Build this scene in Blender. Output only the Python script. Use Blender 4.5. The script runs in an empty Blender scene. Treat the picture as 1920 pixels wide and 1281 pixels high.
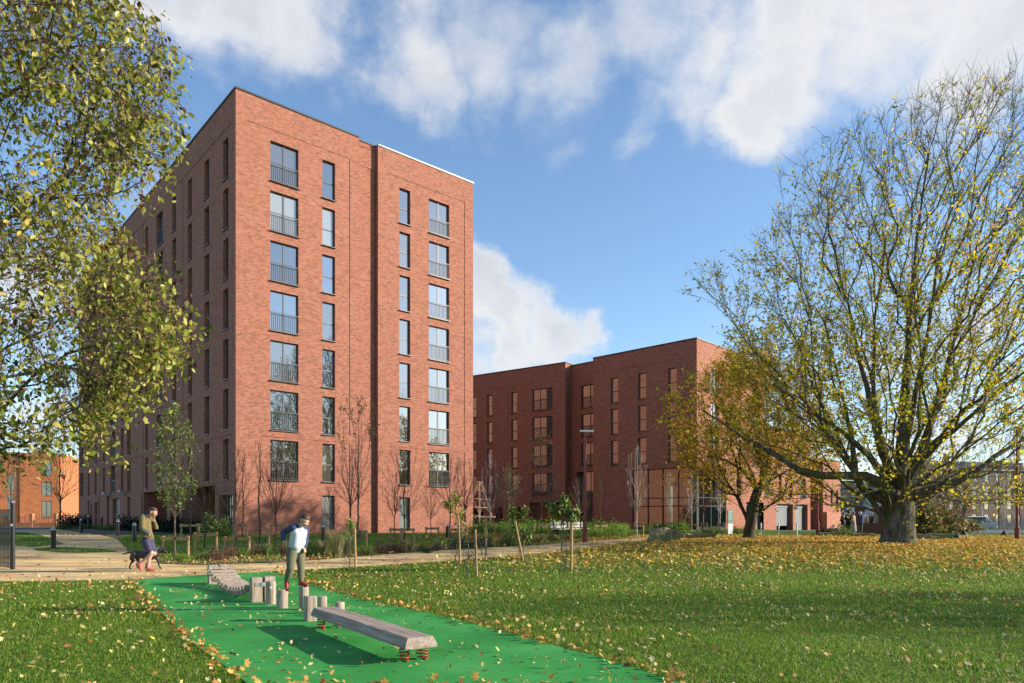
import bpy, bmesh, math, random
import numpy as np
from mathutils import Vector, Matrix, noise as mnoise
random.seed(7); np.random.seed(7)
PI = math.pi
sc = bpy.context.scene
COL = sc.collection
F = 1325.0; PX0 = 960.0; PY0 = 975.0; H = 1.58      # focal length in pixels, principal point, eye height
SUN_EL = math.radians(18.0)

def smooth(a, b, v):
    t = min(1.0, max(0.0, (v-a)/(b-a))); return t*t*(3-2*t)
def g(x, y):                                          # height of the ground
    z = 0.43*smooth(17, 31, y) + 0.27*smooth(30, 42, y)*(1-smooth(-2, 8, x))
    z += 0.30*smooth(46, 58, y)*smooth(-2, 8, x)*(1-smooth(20, 32, x))
    z -= 0.9*smooth(85, 120, y)
    return z
def gp(px, py):                                       # where the line of sight through a pixel meets the ground
    k = (px-PX0)/F; m = -(py-PY0)/F
    a, b = 5.0, 5.0; pz = H+m*a-g(k*a, a)
    while b < 300:
        b += 0.25
        if H+m*b-g(k*b, b) <= 0: break
        a = b
    for _ in range(24):
        c = (a+b)/2
        if H+m*c-g(k*c, c) > 0: a = c
        else: b = c
    return Vector((k*b, b, g(k*b, b)))
def W(px, py, d): return Vector(((px-PX0)/F*d, d, H-(py-PY0)/F*d))

# ---------------------------------------------------------------- materials
MATS = {}
ALB = .84
def kc(c): return tuple(v*ALB for v in c)
def mat(name):
    m = bpy.data.materials.new(name); m.use_nodes = True
    nt = m.node_tree; b = nt.nodes['Principled BSDF']
    MATS[name] = m
    return m, nt, b
def N(nt, t, **kw):
    n = nt.nodes.new(t)
    for k, v in kw.items(): setattr(n, k, v)
    return n
def ramp(nt, stops, interp='LINEAR'):
    r = N(nt, 'ShaderNodeValToRGB'); cr = r.color_ramp; cr.interpolation = interp
    while len(cr.elements) < len(stops): cr.elements.new(0.5)
    for e, (p, c) in zip(cr.elements, stops):
        e.position = p; e.color = (*c, 1)
    return r
def mixc(nt, blend='MIX', fac=0.5):
    m = N(nt, 'ShaderNodeMix', data_type='RGBA', blend_type=blend); m.inputs[0].default_value = fac
    return m   # inputs 6, 7; output 2
def plain(name, col, rough=0.7, metal=0.0, var=0.0, vs=8.0, bump=0.0, spec=0.5):
    col = kc(col)
    m, nt, b = mat(name)
    b.inputs['Roughness'].default_value = rough; b.inputs['Metallic'].default_value = metal
    b.inputs['Base Color'].default_value = (*col, 1); b.inputs['Specular IOR Level'].default_value = spec
    if var or bump:
        tc = N(nt, 'ShaderNodeTexCoord'); no = N(nt, 'ShaderNodeTexNoise')
        no.inputs['Scale'].default_value = vs; no.inputs['Detail'].default_value = 6
        nt.links.new(tc.outputs['Object'], no.inputs['Vector'])
        if var:
            r = ramp(nt, [(0.3, tuple(c*(1-var) for c in col)), (0.7, tuple(min(1, c*(1+var)) for c in col))])
            nt.links.new(no.outputs['Fac'], r.inputs['Fac']); nt.links.new(r.outputs['Color'], b.inputs['Base Color'])
        if bump:
            bp = N(nt, 'ShaderNodeBump'); bp.inputs['Strength'].default_value = bump; bp.inputs['Distance'].default_value = 0.02
            nt.links.new(no.outputs['Fac'], bp.inputs['Height']); nt.links.new(bp.outputs['Normal'], b.inputs['Normal'])
    return m

def brick(name, stops, mortar, L=0.225, Hh=0.075, patch=0.22):
    stops = [(p, kc(c)) for p, c in stops]; mortar = kc(mortar)
    m, nt, b = mat(name); lk = nt.links.new
    uv = N(nt, 'ShaderNodeUVMap'); uv.uv_map = 'UVMap'
    sep = N(nt, 'ShaderNodeSeparateXYZ'); lk(uv.outputs['UV'], sep.inputs[0])
    def M(op, a, bb=None, c=None):
        n = N(nt, 'ShaderNodeMath', operation=op)
        for i, v in enumerate((a, bb, c)):
            if v is None: continue
            if isinstance(v, (int, float)): n.inputs[i].default_value = v
            else: lk(v, n.inputs[i])
        return n.outputs[0]
    v = M('DIVIDE', sep.outputs['Y'], Hh); row = M('FLOOR', v); fv = M('FRACT', v)
    off = M('MULTIPLY', M('MODULO', M('ABSOLUTE', row), 2.0), 0.5)
    u = M('ADD', M('DIVIDE', sep.outputs['X'], L), off); colm = M('FLOOR', u); fu = M('FRACT', u)
    cb = N(nt, 'ShaderNodeCombineXYZ'); lk(colm, cb.inputs[0]); lk(row, cb.inputs[1])
    wn = N(nt, 'ShaderNodeTexWhiteNoise', noise_dimensions='2D'); lk(cb.outputs[0], wn.inputs['Vector'])
    r = ramp(nt, stops); lk(wn.outputs['Value'], r.inputs['Fac'])
    no = N(nt, 'ShaderNodeTexNoise'); no.inputs['Scale'].default_value = 1.7; no.inputs['Detail'].default_value = 7; no.inputs['Roughness'].default_value = 0.6
    mp = N(nt, 'ShaderNodeMapping'); mp.inputs['Scale'].default_value = (0.55, 1.9, 1); lk(uv.outputs['UV'], mp.inputs['Vector']); lk(mp.outputs[0], no.inputs['Vector'])
    rp = ramp(nt, [(0.32, (1-patch,)*3), (0.5, (1, 1, 1)), (0.7, (1+patch*0.8, 1+patch*0.9, 1+patch))]); lk(no.outputs['Fac'], rp.inputs['Fac'])
    mx = mixc(nt, 'MULTIPLY', 1.0); lk(r.outputs['Color'], mx.inputs[6]); lk(rp.outputs['Color'], mx.inputs[7])
    mm = M('MAXIMUM', M('LESS_THAN', fv, 0.14), M('LESS_THAN', fu, 0.045))
    m2 = mixc(nt); lk(mm, m2.inputs[0]); lk(mx.outputs[2], m2.inputs[6]); m2.inputs[7].default_value = (*mortar, 1)
    lk(m2.outputs[2], b.inputs['Base Color']); b.inputs['Roughness'].default_value = 0.88
    b.inputs['Specular IOR Level'].default_value = 0.25
    return m
brick('red_brick', [(0.0, (.19, .078, .062)), (0.08, (.25, .084, .054)), (0.3, (.315, .108, .066)), (0.7, (.355, .129, .079)), (0.94, (.40, .165, .108)), (1.0, (.26, .135, .11))], (.37, .235, .175), patch=.055)
brick('pale_brick', [(0.0, (.22, .08, .06)), (0.3, (.42, .16, .10)), (0.7, (.50, .20, .13)), (1.0, (.40, .2, .15))], (.36, .24, .18))
brick('orange_brick', [(0.0, (.34, .11, .045)), (0.4, (.48, .16, .062)), (1.0, (.56, .21, .085))], (.5, .25, .13), L=0.225)
brick('sandstone', [(0.0, (.13, .09, .068)), (0.5, (.20, .14, .105)), (1.0, (.27, .195, .15))], (.12, .09, .07), L=0.6, Hh=0.3)

plain('coping_metal', (.035, .038, .042), .45, .4)
plain('coping_light', (.34, .35, .36), .4, .3)
plain('window_frame', (.075, .08, .088), .42, .3)
plain('white_frame', (.75, .75, .73), .5)
plain('railing_metal', (.06, .065, .072), .45, .3)
plain('dark_metal', (.02, .021, .023), .4, .4)
plain('cap_metal', (.6, .62, .63), .3, .7)
plain('red_paint', (.20, .02, .018), .4)
plain('corten', (.13, .05, .03), .85, 0.0, .35, 12)
plain('roof_felt', (.12, .12, .12), .9)
plain('interior_wall', (.10, .115, .10), .9)
plain('interior_column', (.60, .72, .62), .6)
plain('blind', (.62, .62, .58), .8)
plain('shutter_steel', (.20, .23, .25), .45, .35)
plain('door_wood', (.34, .16, .085), .6, 0, .2, 5)
plain('door_grey', (.07, .075, .08), .45)
plain('stake_wood', (.42, .25, .11), .75, 0, .35, 14)
plain('bench_wood', (.72, .66, .56), .7)
plain('blue_cladding', (.10, .16, .21), .6)
plain('white_cladding', (.68, .70, .72), .6)
plain('roof_tile', (.055, .05, .055), .7, 0, .25, 2)
plain('rope_timber', (.50, .36, .24), .7)
plain('white_paint', (.75, .75, .74), .5)
plain('sign_green', (.14, .30, .24), .5)
plain('sign_ink', (.02, .02, .02), .6)
plain('teal_plastic', (.0, .22, .17), .5)
plain('guard_wire', (.05, .09, .07), .5, .5)
plain('rubber_black', (.02, .02, .02), .7)
plain('spring_red', (.36, .025, .012), .38)
plain('car_paint', (.06, .008, .012), .25)
plain('car_glass', (.015, .018, .02), .05)
plain('grey_hood', (.42, .43, .44), .35, .6)
plain('asphalt', (.075, .076, .085), .9, 0, .2, 20, .3)
plain('paving', (.26, .21, .165), .9, 0, .22, 3, .2)
plain('slab', (.13, .11, .085), .9, 0, .3, 3, .4)

def pane_mat(name, col, refl):
    m, nt, b = mat(name); lk = nt.links.new
    b.inputs['Base Color'].default_value = (*col, 1); b.inputs['Roughness'].default_value = .5; b.inputs['Specular IOR Level'].default_value = 0
    gl = N(nt, 'ShaderNodeBsdfGlossy'); gl.inputs['Roughness'].default_value = 0.015; gl.inputs['Color'].default_value = (.93, .97, 1, 1)
    fr = N(nt, 'ShaderNodeFresnel'); fr.inputs['IOR'].default_value = 1.5
    mr = N(nt, 'ShaderNodeMapRange'); mr.inputs['From Min'].default_value = .04; mr.inputs['From Max'].default_value = .6
    mr.inputs['To Min'].default_value = refl; mr.inputs['To Max'].default_value = 1
    lk(fr.outputs[0], mr.inputs[0])
    tc = N(nt, 'ShaderNodeTexCoord'); no = N(nt, 'ShaderNodeTexNoise'); no.inputs['Scale'].default_value = .8
    bp = N(nt, 'ShaderNodeBump'); bp.inputs['Strength'].default_value = .05; bp.inputs['Distance'].default_value = .05
    lk(tc.outputs['Object'], no.inputs[0]); lk(no.outputs[0], bp.inputs['Height']); lk(bp.outputs[0], gl.inputs['Normal'])
    mx = N(nt, 'ShaderNodeMixShader'); lk(mr.outputs[0], mx.inputs[0]); lk(b.outputs[0], mx.inputs[1]); lk(gl.outputs[0], mx.inputs[2])
    lk(mx.outputs[0], nt.nodes['Material Output'].inputs['Surface'])
    return m
pane_mat('pane', (.018, .02, .022), .30)
pane_mat('pane_room', (.07, .065, .055), .26)
pane_mat('pane_curtain', (.22, .235, .22), .24)
pane_mat('pane_blue', (.02, .035, .07), .35)
m, nt, b = mat('clear_glass')
tr = N(nt, 'ShaderNodeBsdfTransparent'); tr.inputs['Color'].default_value = (.50, .72, .64, 1)
gl = N(nt, 'ShaderNodeBsdfGlossy'); gl.inputs['Roughness'].default_value = .01
mx = N(nt, 'ShaderNodeMixShader'); mx.inputs[0].default_value = .3
nt.links.new(tr.outputs[0], mx.inputs[1]); nt.links.new(gl.outputs[0], mx.inputs[2]); nt.links.new(mx.outputs[0], nt.nodes['Material Output'].inputs['Surface'])

def leafy(name, stops, trans=.35, rough=.55):
    stops = [(p, kc(c)) for p, c in stops]
    m, nt, b = mat(name); lk = nt.links.new
    ge = N(nt, 'ShaderNodeNewGeometry'); r = ramp(nt, stops, 'LINEAR'); lk(ge.outputs['Random Per Island'], r.inputs['Fac'])
    lk(r.outputs['Color'], b.inputs['Base Color']); b.inputs['Roughness'].default_value = rough; b.inputs['Specular IOR Level'].default_value = .3
    if trans:
        tl = N(nt, 'ShaderNodeBsdfTranslucent'); lk(r.outputs['Color'], tl.inputs['Color'])
        mx = N(nt, 'ShaderNodeMixShader'); mx.inputs[0].default_value = trans
        lk(b.outputs[0], mx.inputs[1]); lk(tl.outputs[0], mx.inputs[2]); lk(mx.outputs[0], nt.nodes['Material Output'].inputs['Surface'])
    return m
leafy('leaf_birch', [(0, (.10, .15, .015)), (.25, (.22, .27, .03)), (.5, (.40, .41, .07)), (.75, (.58, .52, .14)), (.9, (.50, .40, .07)), (.96, (.14, .06, .03)), (1, (.10, .04, .02))], .4, .4)
leafy('twig_brown', [(0, (.10, .04, .03)), (1, (.18, .085, .05))], 0, .8)
leafy('leaf_maple', [(0, (.20, .28, .025)), (.3, (.42, .46, .035)), (.5, (.70, .60, .04)), (.8, (.92, .66, .03)), (.92, (.78, .38, .02)), (1, (.38, .14, .03))], .55)
leafy('leaf_maple_orange', [(0, (.22, .28, .025)), (.25, (.52, .42, .035)), (.5, (.85, .54, .025)), (.8, (.92, .46, .02)), (1, (.45, .17, .04))], .55)
leafy('leaf_green', [(0, (.06, .11, .02)), (.6, (.15, .23, .04)), (1, (.36, .40, .09))], .35, .35)
leafy('leaf_tan', [(0, (.22, .16, .05)), (.5, (.34, .26, .08)), (1, (.28, .13, .05))], .35)
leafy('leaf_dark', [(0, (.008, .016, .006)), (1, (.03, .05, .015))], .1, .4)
leafy('leaf_bright', [(0, (.10, .22, .018)), (1, (.28, .42, .05))], .4)
leafy('leaf_blue', [(0, (.015, .035, .03)), (1, (.05, .085, .07))], .1)
leafy('leaf_heather', [(0, (.10, .045, .04)), (.7, (.22, .105, .08)), (1, (.13, .13, .05))], .1, .8)
leafy('leaf_bush', [(0, (.05, .09, .02)), (.4, (.16, .20, .03)), (.7, (.30, .22, .05)), (1, (.26, .09, .05))], .3)
leafy('grass_straw', [(0, (.16, .19, .06)), (.6, (.32, .30, .13)), (1, (.58, .45, .26))], .3)
leafy('grass_blade', [(0, (.045, .115, .007)), (.45, (.13, .27, .014)), (.8, (.27, .41, .027)), (1, (.58, .52, .16))], .45, .45)
leafy('fallen_yellow', [(0, (.36, .12, .03)), (.2, (.66, .28, .04)), (.5, (.82, .50, .05)), (.8, (.85, .62, .13)), (1, (.75, .62, .38))], .25, .7)
leafy('fallen_mixed', [(0, (.22, .07, .03)), (.2, (.46, .20, .07)), (.32, (.66, .32, .07)), (.5, (.64, .46, .20)), (.75, (.74, .62, .34)), (.9, (.78, .60, .08)), (1, (.50, .55, .24))], .2, .7)
leafy('fallen_brown', [(0, (.20, .075, .03)), (.35, (.50, .24, .06)), (.7, (.74, .42, .08)), (1, (.80, .60, .16))], .2, .7)

def bark(name, c0, c1, moss=None, sx=14, sz=3, bd=.04, sxx=None):
    c0 = kc(c0); c1 = kc(c1)
    m, nt, b = mat(name); lk = nt.links.new
    tc = N(nt, 'ShaderNodeTexCoord'); mp = N(nt, 'ShaderNodeMapping'); mp.inputs['Scale'].default_value = (sxx or sx, sx, sz)
    no = N(nt, 'ShaderNodeTexNoise'); no.inputs['Scale'].default_value = 1; no.inputs['Detail'].default_value = 7
    lk(tc.outputs['Object'], mp.inputs[0]); lk(mp.outputs[0], no.inputs[0])
    r = ramp(nt, [(.35, c0), (.65, c1)]); lk(no.outputs[0], r.inputs[0]); out = r.outputs['Color']
    if moss:
        n2 = N(nt, 'ShaderNodeTexNoise'); n2.inputs['Scale'].default_value = 1.2; lk(tc.outputs['Object'], n2.inputs[0])
        r2 = ramp(nt, [(.42, (0, 0, 0)), (.6, (1, 1, 1))]); lk(n2.outputs[0], r2.inputs[0])
        mx = mixc(nt); lk(r2.outputs[0], mx.inputs[0]); lk(out, mx.inputs[6]); mx.inputs[7].default_value = (*moss, 1); out = mx.outputs[2]
    lk(out, b.inputs['Base Color']); b.inputs['Roughness'].default_value = .9; b.inputs['Specular IOR Level'].default_value = .2
    bp = N(nt, 'ShaderNodeBump'); bp.inputs['Strength'].default_value = .8; bp.inputs['Distance'].default_value = bd
    lk(no.outputs[0], bp.inputs['Height']); lk(bp.outputs[0], b.inputs['Normal'])
bark('bark_big', (.05, .04, .032), (.20, .165, .135), (.085, .085, .035), 9, 1.6)
bark('bark_dark', (.035, .026, .02), (.10, .08, .06), (.06, .065, .03), 12, 2)
bark('bark_birch', (.26, .22, .19), (.66, .62, .57), None, 10, 24)
bark('bark_young', (.07, .05, .04), (.20, .15, .12), None, 30, 6)
bark('bark_reddish', (.13, .05, .045), (.24, .11, .09), None, 30, 6)
bark('weathered_wood', (.29, .22, .175), (.50, .41, .34), None, 26, 2.2, .006)
bark('weathered_plank', (.28, .21, .17), (.47, .38, .32), None, 26, 26, .005, 1.6)
bark('boulder_stone', (.16, .13, .08), (.46, .38, .25), (.17, .18, .07), 3, 3, .02)

# ground materials
m, nt, b = mat('lawn'); lk = nt.links.new
tc = N(nt, 'ShaderNodeTexCoord')
n1 = N(nt, 'ShaderNodeTexNoise'); n1.inputs['Scale'].default_value = .35; n1.inputs['Detail'].default_value = 8; n1.inputs['Roughness'].default_value = .65
n2 = N(nt, 'ShaderNodeTexNoise'); n2.inputs['Scale'].default_value = 14; n2.inputs['Detail'].default_value = 6
lk(tc.outputs['Object'], n1.inputs[0]); lk(tc.outputs['Object'], n2.inputs[0])
r1 = ramp(nt, [(.3, (.045, .095, .007)), (.55, (.08, .15, .012)), (.75, (.14, .18, .025))]); lk(n1.outputs[0], r1.inputs[0])
r2 = ramp(nt, [(.3, (.45, .45, .45)), (.7, (1.35, 1.35, 1.2))]); lk(n2.outputs[0], r2.inputs[0])
mx = mixc(nt, 'MULTIPLY', 1); lk(r1.outputs[0], mx.inputs[6]); lk(r2.outputs[0], mx.inputs[7]); lk(mx.outputs[2], b.inputs['Base Color'])
b.inputs['Roughness'].default_value = .9; b.inputs['Specular IOR Level'].default_value = .15
bp = N(nt, 'ShaderNodeBump'); bp.inputs['Strength'].default_value = 1; bp.inputs['Distance'].default_value = .06
lk(n2.outputs[0], bp.inputs['Height']); lk(bp.outputs[0], b.inputs['Normal'])

m, nt, b = mat('gravel_path'); lk = nt.links.new
tc = N(nt, 'ShaderNodeTexCoord'); mp = N(nt, 'ShaderNodeMapping'); mp.inputs['Scale'].default_value = (.35, 1.3, 1); lk(tc.outputs['Object'], mp.inputs[0])
n1 = N(nt, 'ShaderNodeTexNoise'); n1.inputs['Scale'].default_value = 1.1; n1.inputs['Detail'].default_value = 8; n1.inputs['Roughness'].default_value = .6
n2 = N(nt, 'ShaderNodeTexNoise'); n2.inputs['Scale'].default_value = 45; n2.inputs['Detail'].default_value = 4
lk(mp.outputs[0], n1.inputs[0]); lk(tc.outputs['Object'], n2.inputs[0])
r1 = ramp(nt, [(.32, (.30, .18, .09)), (.48, (.58, .39, .17)), (.62, (.80, .56, .225))]); lk(n1.outputs[0], r1.inputs[0])
r2 = ramp(nt, [(.3, (.7, .7, .7)), (.7, (1.2, 1.2, 1.2))]); lk(n2.outputs[0], r2.inputs[0])
mx = mixc(nt, 'MULTIPLY', 1); lk(r1.outputs[0], mx.inputs[6]); lk(r2.outputs[0], mx.inputs[7]); lk(mx.outputs[2], b.inputs['Base Color'])
b.inputs['Roughness'].default_value = .95
bp = N(nt, 'ShaderNodeBump'); bp.inputs['Strength'].default_value = .6; bp.inputs['Distance'].default_value = .02
lk(n2.outputs[0], bp.inputs['Height']); lk(bp.outputs[0], b.inputs['Normal'])
plain('soil', (.14, .085, .048), .95, 0, .4, 5, .8)

m, nt, b = mat('green_rubber'); lk = nt.links.new
tc = N(nt, 'ShaderNodeTexCoord')
n1 = N(nt, 'ShaderNodeTexNoise'); n1.inputs['Scale'].default_value = .9; n1.inputs['Detail'].default_value = 7
n2 = N(nt, 'ShaderNodeTexNoise'); n2.inputs['Scale'].default_value = 90; n2.inputs['Detail'].default_value = 3
lk(tc.outputs['Object'], n1.inputs[0]); lk(tc.outputs['Object'], n2.inputs[0])
r1 = ramp(nt, [(.3, (.022, .205, .036)), (.5, (.034, .27, .048)), (.7, (.062, .33, .072))]); lk(n1.outputs[0], r1.inputs[0])
r2 = ramp(nt, [(.3, (.66, .72, .66)), (.7, (1.3, 1.2, 1.3))]); lk(n2.outputs[0], r2.inputs[0])
mx = mixc(nt, 'MULTIPLY', 1); lk(r1.outputs[0], mx.inputs[6]); lk(r2.outputs[0], mx.inputs[7]); lk(mx.outputs[2], b.inputs['Base Color'])
b.inputs['Roughness'].default_value = .85; b.inputs['Specular IOR Level'].default_value = .2
bp = N(nt, 'ShaderNodeBump'); bp.inputs['Strength'].default_value = .4; bp.inputs['Distance'].default_value = .006
lk(n2.outputs[0], bp.inputs['Height']); lk(bp.outputs[0], b.inputs['Normal'])

# ---------------------------------------------------------------- mesh helpers
def tag(o, label=None, cat=None, group=None, kind=None):
    if label: o['label'] = label
    if cat: o['category'] = cat
    if group: o['group'] = group
    if kind: o['kind'] = kind
    return o
def empty(name, loc, label, cat, group=None, rz=0, s=1):
    o = bpy.data.objects.new(name, None); COL.objects.link(o)
    o.location = loc; o.rotation_euler = (0, 0, rz); o.scale = (s, s, s); o.empty_display_size = .2
    return tag(o, label, cat, group)
def link(name, me, parent=None, loc=(0, 0, 0), rz=0):
    o = bpy.data.objects.new(name, me); COL.objects.link(o)
    o.parent = parent; o.location = loc; o.rotation_euler = (0, 0, rz)
    return o
class MB:
    def __init__(s): s.v = []; s.f = []; s.uv = {}; s.sm = False
    def quad(s, a, b, c, d, uv=None):
        i = len(s.v); s.v += [tuple(a), tuple(b), tuple(c), tuple(d)]; s.f.append((i, i+1, i+2, i+3))
        if uv: s.uv[len(s.f)-1] = uv
    def box(s, x0, x1, y0, y1, z0, z1):
        i = len(s.v)
        s.v += [(x0, y0, z0), (x1, y0, z0), (x1, y1, z0), (x0, y1, z0), (x0, y0, z1), (x1, y0, z1), (x1, y1, z1), (x0, y1, z1)]
        s.f += [(i, i+3, i+2, i+1), (i+4, i+5, i+6, i+7), (i, i+1, i+5, i+4), (i+1, i+2, i+6, i+5), (i+2, i+3, i+7, i+6), (i+3, i, i+4, i+7)]
        return s
    def prism(s, pts, z0, z1):
        n = len(pts); i = len(s.v)
        s.v += [(p[0], p[1], z0) for p in pts]+[(p[0], p[1], z1) for p in pts]
        s.f.append(tuple(i+k for k in reversed(range(n)))); s.f.append(tuple(i+n+k for k in range(n)))
        for k in range(n): s.f.append((i+k, i+(k+1) % n, i+n+(k+1) % n, i+n+k))
        return s
    def tube(s, pts, rad, n=8, caps=True):
        pts = [Vector(p) for p in pts]; rad = rad if isinstance(rad, (list, tuple)) else [rad]*len(pts)
        i0 = len(s.v); ref = None
        for k, p in enumerate(pts):
            d = (pts[min(k+1, len(pts)-1)]-pts[max(k-1, 0)]).normalized()
            if ref is None: ref = Vector((0, 0, 1)) if abs(d.z) < .9 else Vector((1, 0, 0))
            u = d.cross(ref).normalized(); w = u.cross(d).normalized(); ref = w
            for j in range(n):
                a = 2*PI*j/n+PI/4 if n == 4 else 2*PI*j/n
                s.v.append(tuple(p+(u*math.cos(a)+w*math.sin(a))*rad[k]))
        for k in range(len(pts)-1):
            for j in range(n):
                a = i0+k*n+j; b_ = i0+k*n+(j+1) % n
                s.f.append((a, a+n, b_+n, b_))
        if caps:
            s.f.append(tuple(i0+j for j in range(n))); s.f.append(tuple(i0+(len(pts)-1)*n+j for j in reversed(range(n))))
        return s
    def mesh(s, name, m, off=(0, 0, 0), smooth=False):
        me = bpy.data.meshes.new(name)
        o = Vector(off); vv = [(a-o.x, b-o.y, c-o.z) for a, b, c in s.v]
        me.from_pydata(vv, [], s.f); me.materials.append(MATS[m])
        if s.uv:
            ul = me.uv_layers.new(name='UVMap')
            for p in me.polygons:
                q = s.uv.get(p.index)
                if q:
                    for li, c in zip(p.loop_indices, q): ul.data[li].uv = c
        if smooth or s.sm: me.polygons.foreach_set('use_smooth', [True]*len(me.polygons))
        me.update(); return me
    def build(s, name, m, parent=None, smooth=False, bevel=0):
        off = parent_loc(parent) if parent else (0, 0, 0)
        o = link(name, s.mesh(name, m, off, smooth), parent)
        if bevel:
            bv = o.modifiers.new('bevel', 'BEVEL'); bv.width = bevel; bv.segments = 2; bv.limit_method = 'ANGLE'
        return o
def parent_loc(p):
    l = Vector((0, 0, 0))
    while p: l += p.location; p = p.parent
    return l
def fast(name, verts, nper, m, parent=None, smooth=False, faces=None):
    """verts (n,3) array; faces = consecutive groups of nper verts, or an explicit (m,k) index array"""
    me = bpy.data.meshes.new(name); verts = np.asarray(verts, dtype=np.float32)
    me.vertices.add(len(verts)); me.vertices.foreach_set('co', verts.ravel())
    if faces is None: faces = np.arange(len(verts), dtype=np.int32).reshape(-1, nper)
    faces = np.asarray(faces, dtype=np.int32); nf, k = faces.shape
    me.loops.add(nf*k); me.loops.foreach_set('vertex_index', faces.ravel())
    me.polygons.add(nf); me.polygons.foreach_set('loop_start', np.arange(0, nf*k, k, dtype=np.int32))
    try: me.polygons.foreach_set('loop_total', np.full(nf, k, dtype=np.int32))
    except Exception: pass
    if smooth: me.polygons.foreach_set('use_smooth', np.ones(nf, dtype=bool))
    me.materials.append(MATS[m]); me.update(calc_edges=True); me.validate()
    return link(name, me, parent) if parent is not False else me

def inpoly(P, poly):
    x, y = P[:, 0], P[:, 1]; c = np.zeros(len(P), bool); n = len(poly)
    for i in range(n):
        x1, y1 = poly[i][:2]; x2, y2 = poly[(i+1) % n][:2]
        if y1 == y2: continue
        c ^= ((y1 > y) != (y2 > y)) & (x < (x2-x1)*(y-y1)/(y2-y1)+x1)
    return c
def npsm(a, b, v):
    t = np.clip((v-a)/(b-a), 0, 1); return t*t*(3-2*t)
def gnp(x, y):
    z = .43*npsm(17, 31, y)+.27*npsm(30, 42, y)*(1-npsm(-2, 8, x))
    z += .30*npsm(46, 58, y)*npsm(-2, 8, x)*(1-npsm(20, 32, x))
    return z-.9*npsm(85, 120, y)

def leaf_mesh(name, P, size, m, parent=None, up=0.0, shape='leaf', droop=0.0, rng=None, off=None, vs=.35):
    """one small folded leaf at every point of P"""
    rng = rng or np.random.RandomState(1); n = len(P)
    d = rng.normal(size=(n, 3)); d[:, 2] = d[:, 2]*(1-up)-droop; d /= np.linalg.norm(d, axis=1)[:, None]
    nn = rng.normal(size=(n, 3)); nn[:, 2] += up*6
    s_ = np.cross(d, nn); s_ /= np.linalg.norm(s_, axis=1)[:, None]+1e-9; nn = np.cross(s_, d)
    L = size*(1+rng.uniform(-vs, vs, n))[:, None]
    if shape == 'leaf': prof = [(0, 0, 0), (.3, .26, .07), (.72, .2, .05), (1, 0, 0), (.72, -.2, .05), (.3, -.26, .07)]; fc = [(0, 1, 2, 3), (0, 3, 4, 5)]
    elif shape == 'maple':
        prof = [(0, 0, 0), (.22, .38, .07), (.42, .2, 0), (.66, .5, .1), (.68, .16, 0), (1, 0, .05), (.68, -.16, 0), (.66, -.5, .1), (.42, -.2, 0), (.22, -.38, .07)]
        fc = [(0, 1, 2, 8), (8, 2, 3, 4), (8, 4, 6, 7), (6, 4, 5, 5), (0, 8, 9, 9)]
    else: prof = [(0, 0, 0), (.5, .3, .08), (1, 0, 0), (.5, -.3, .08)]; fc = [(0, 1, 2, 3)]
    V = np.stack([P+d*L*a+s_*L*b_+nn*L*c for a, b_, c in prof], axis=1)
    k = len(prof)
    if shape == 'maple': tri = []; [tri.extend([(a, b_, c)]+([(a, c, e)] if e != c else [])) for a, b_, c, e in fc]; fc = tri
    fa = np.concatenate([np.arange(n)[:, None]*k+np.array(q)[None, :] for q in fc])
    V = V.reshape(-1, 3)
    if off is not None: V = V-np.array(off)
    return fast(name, V, 0, m, parent, faces=fa)

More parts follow.
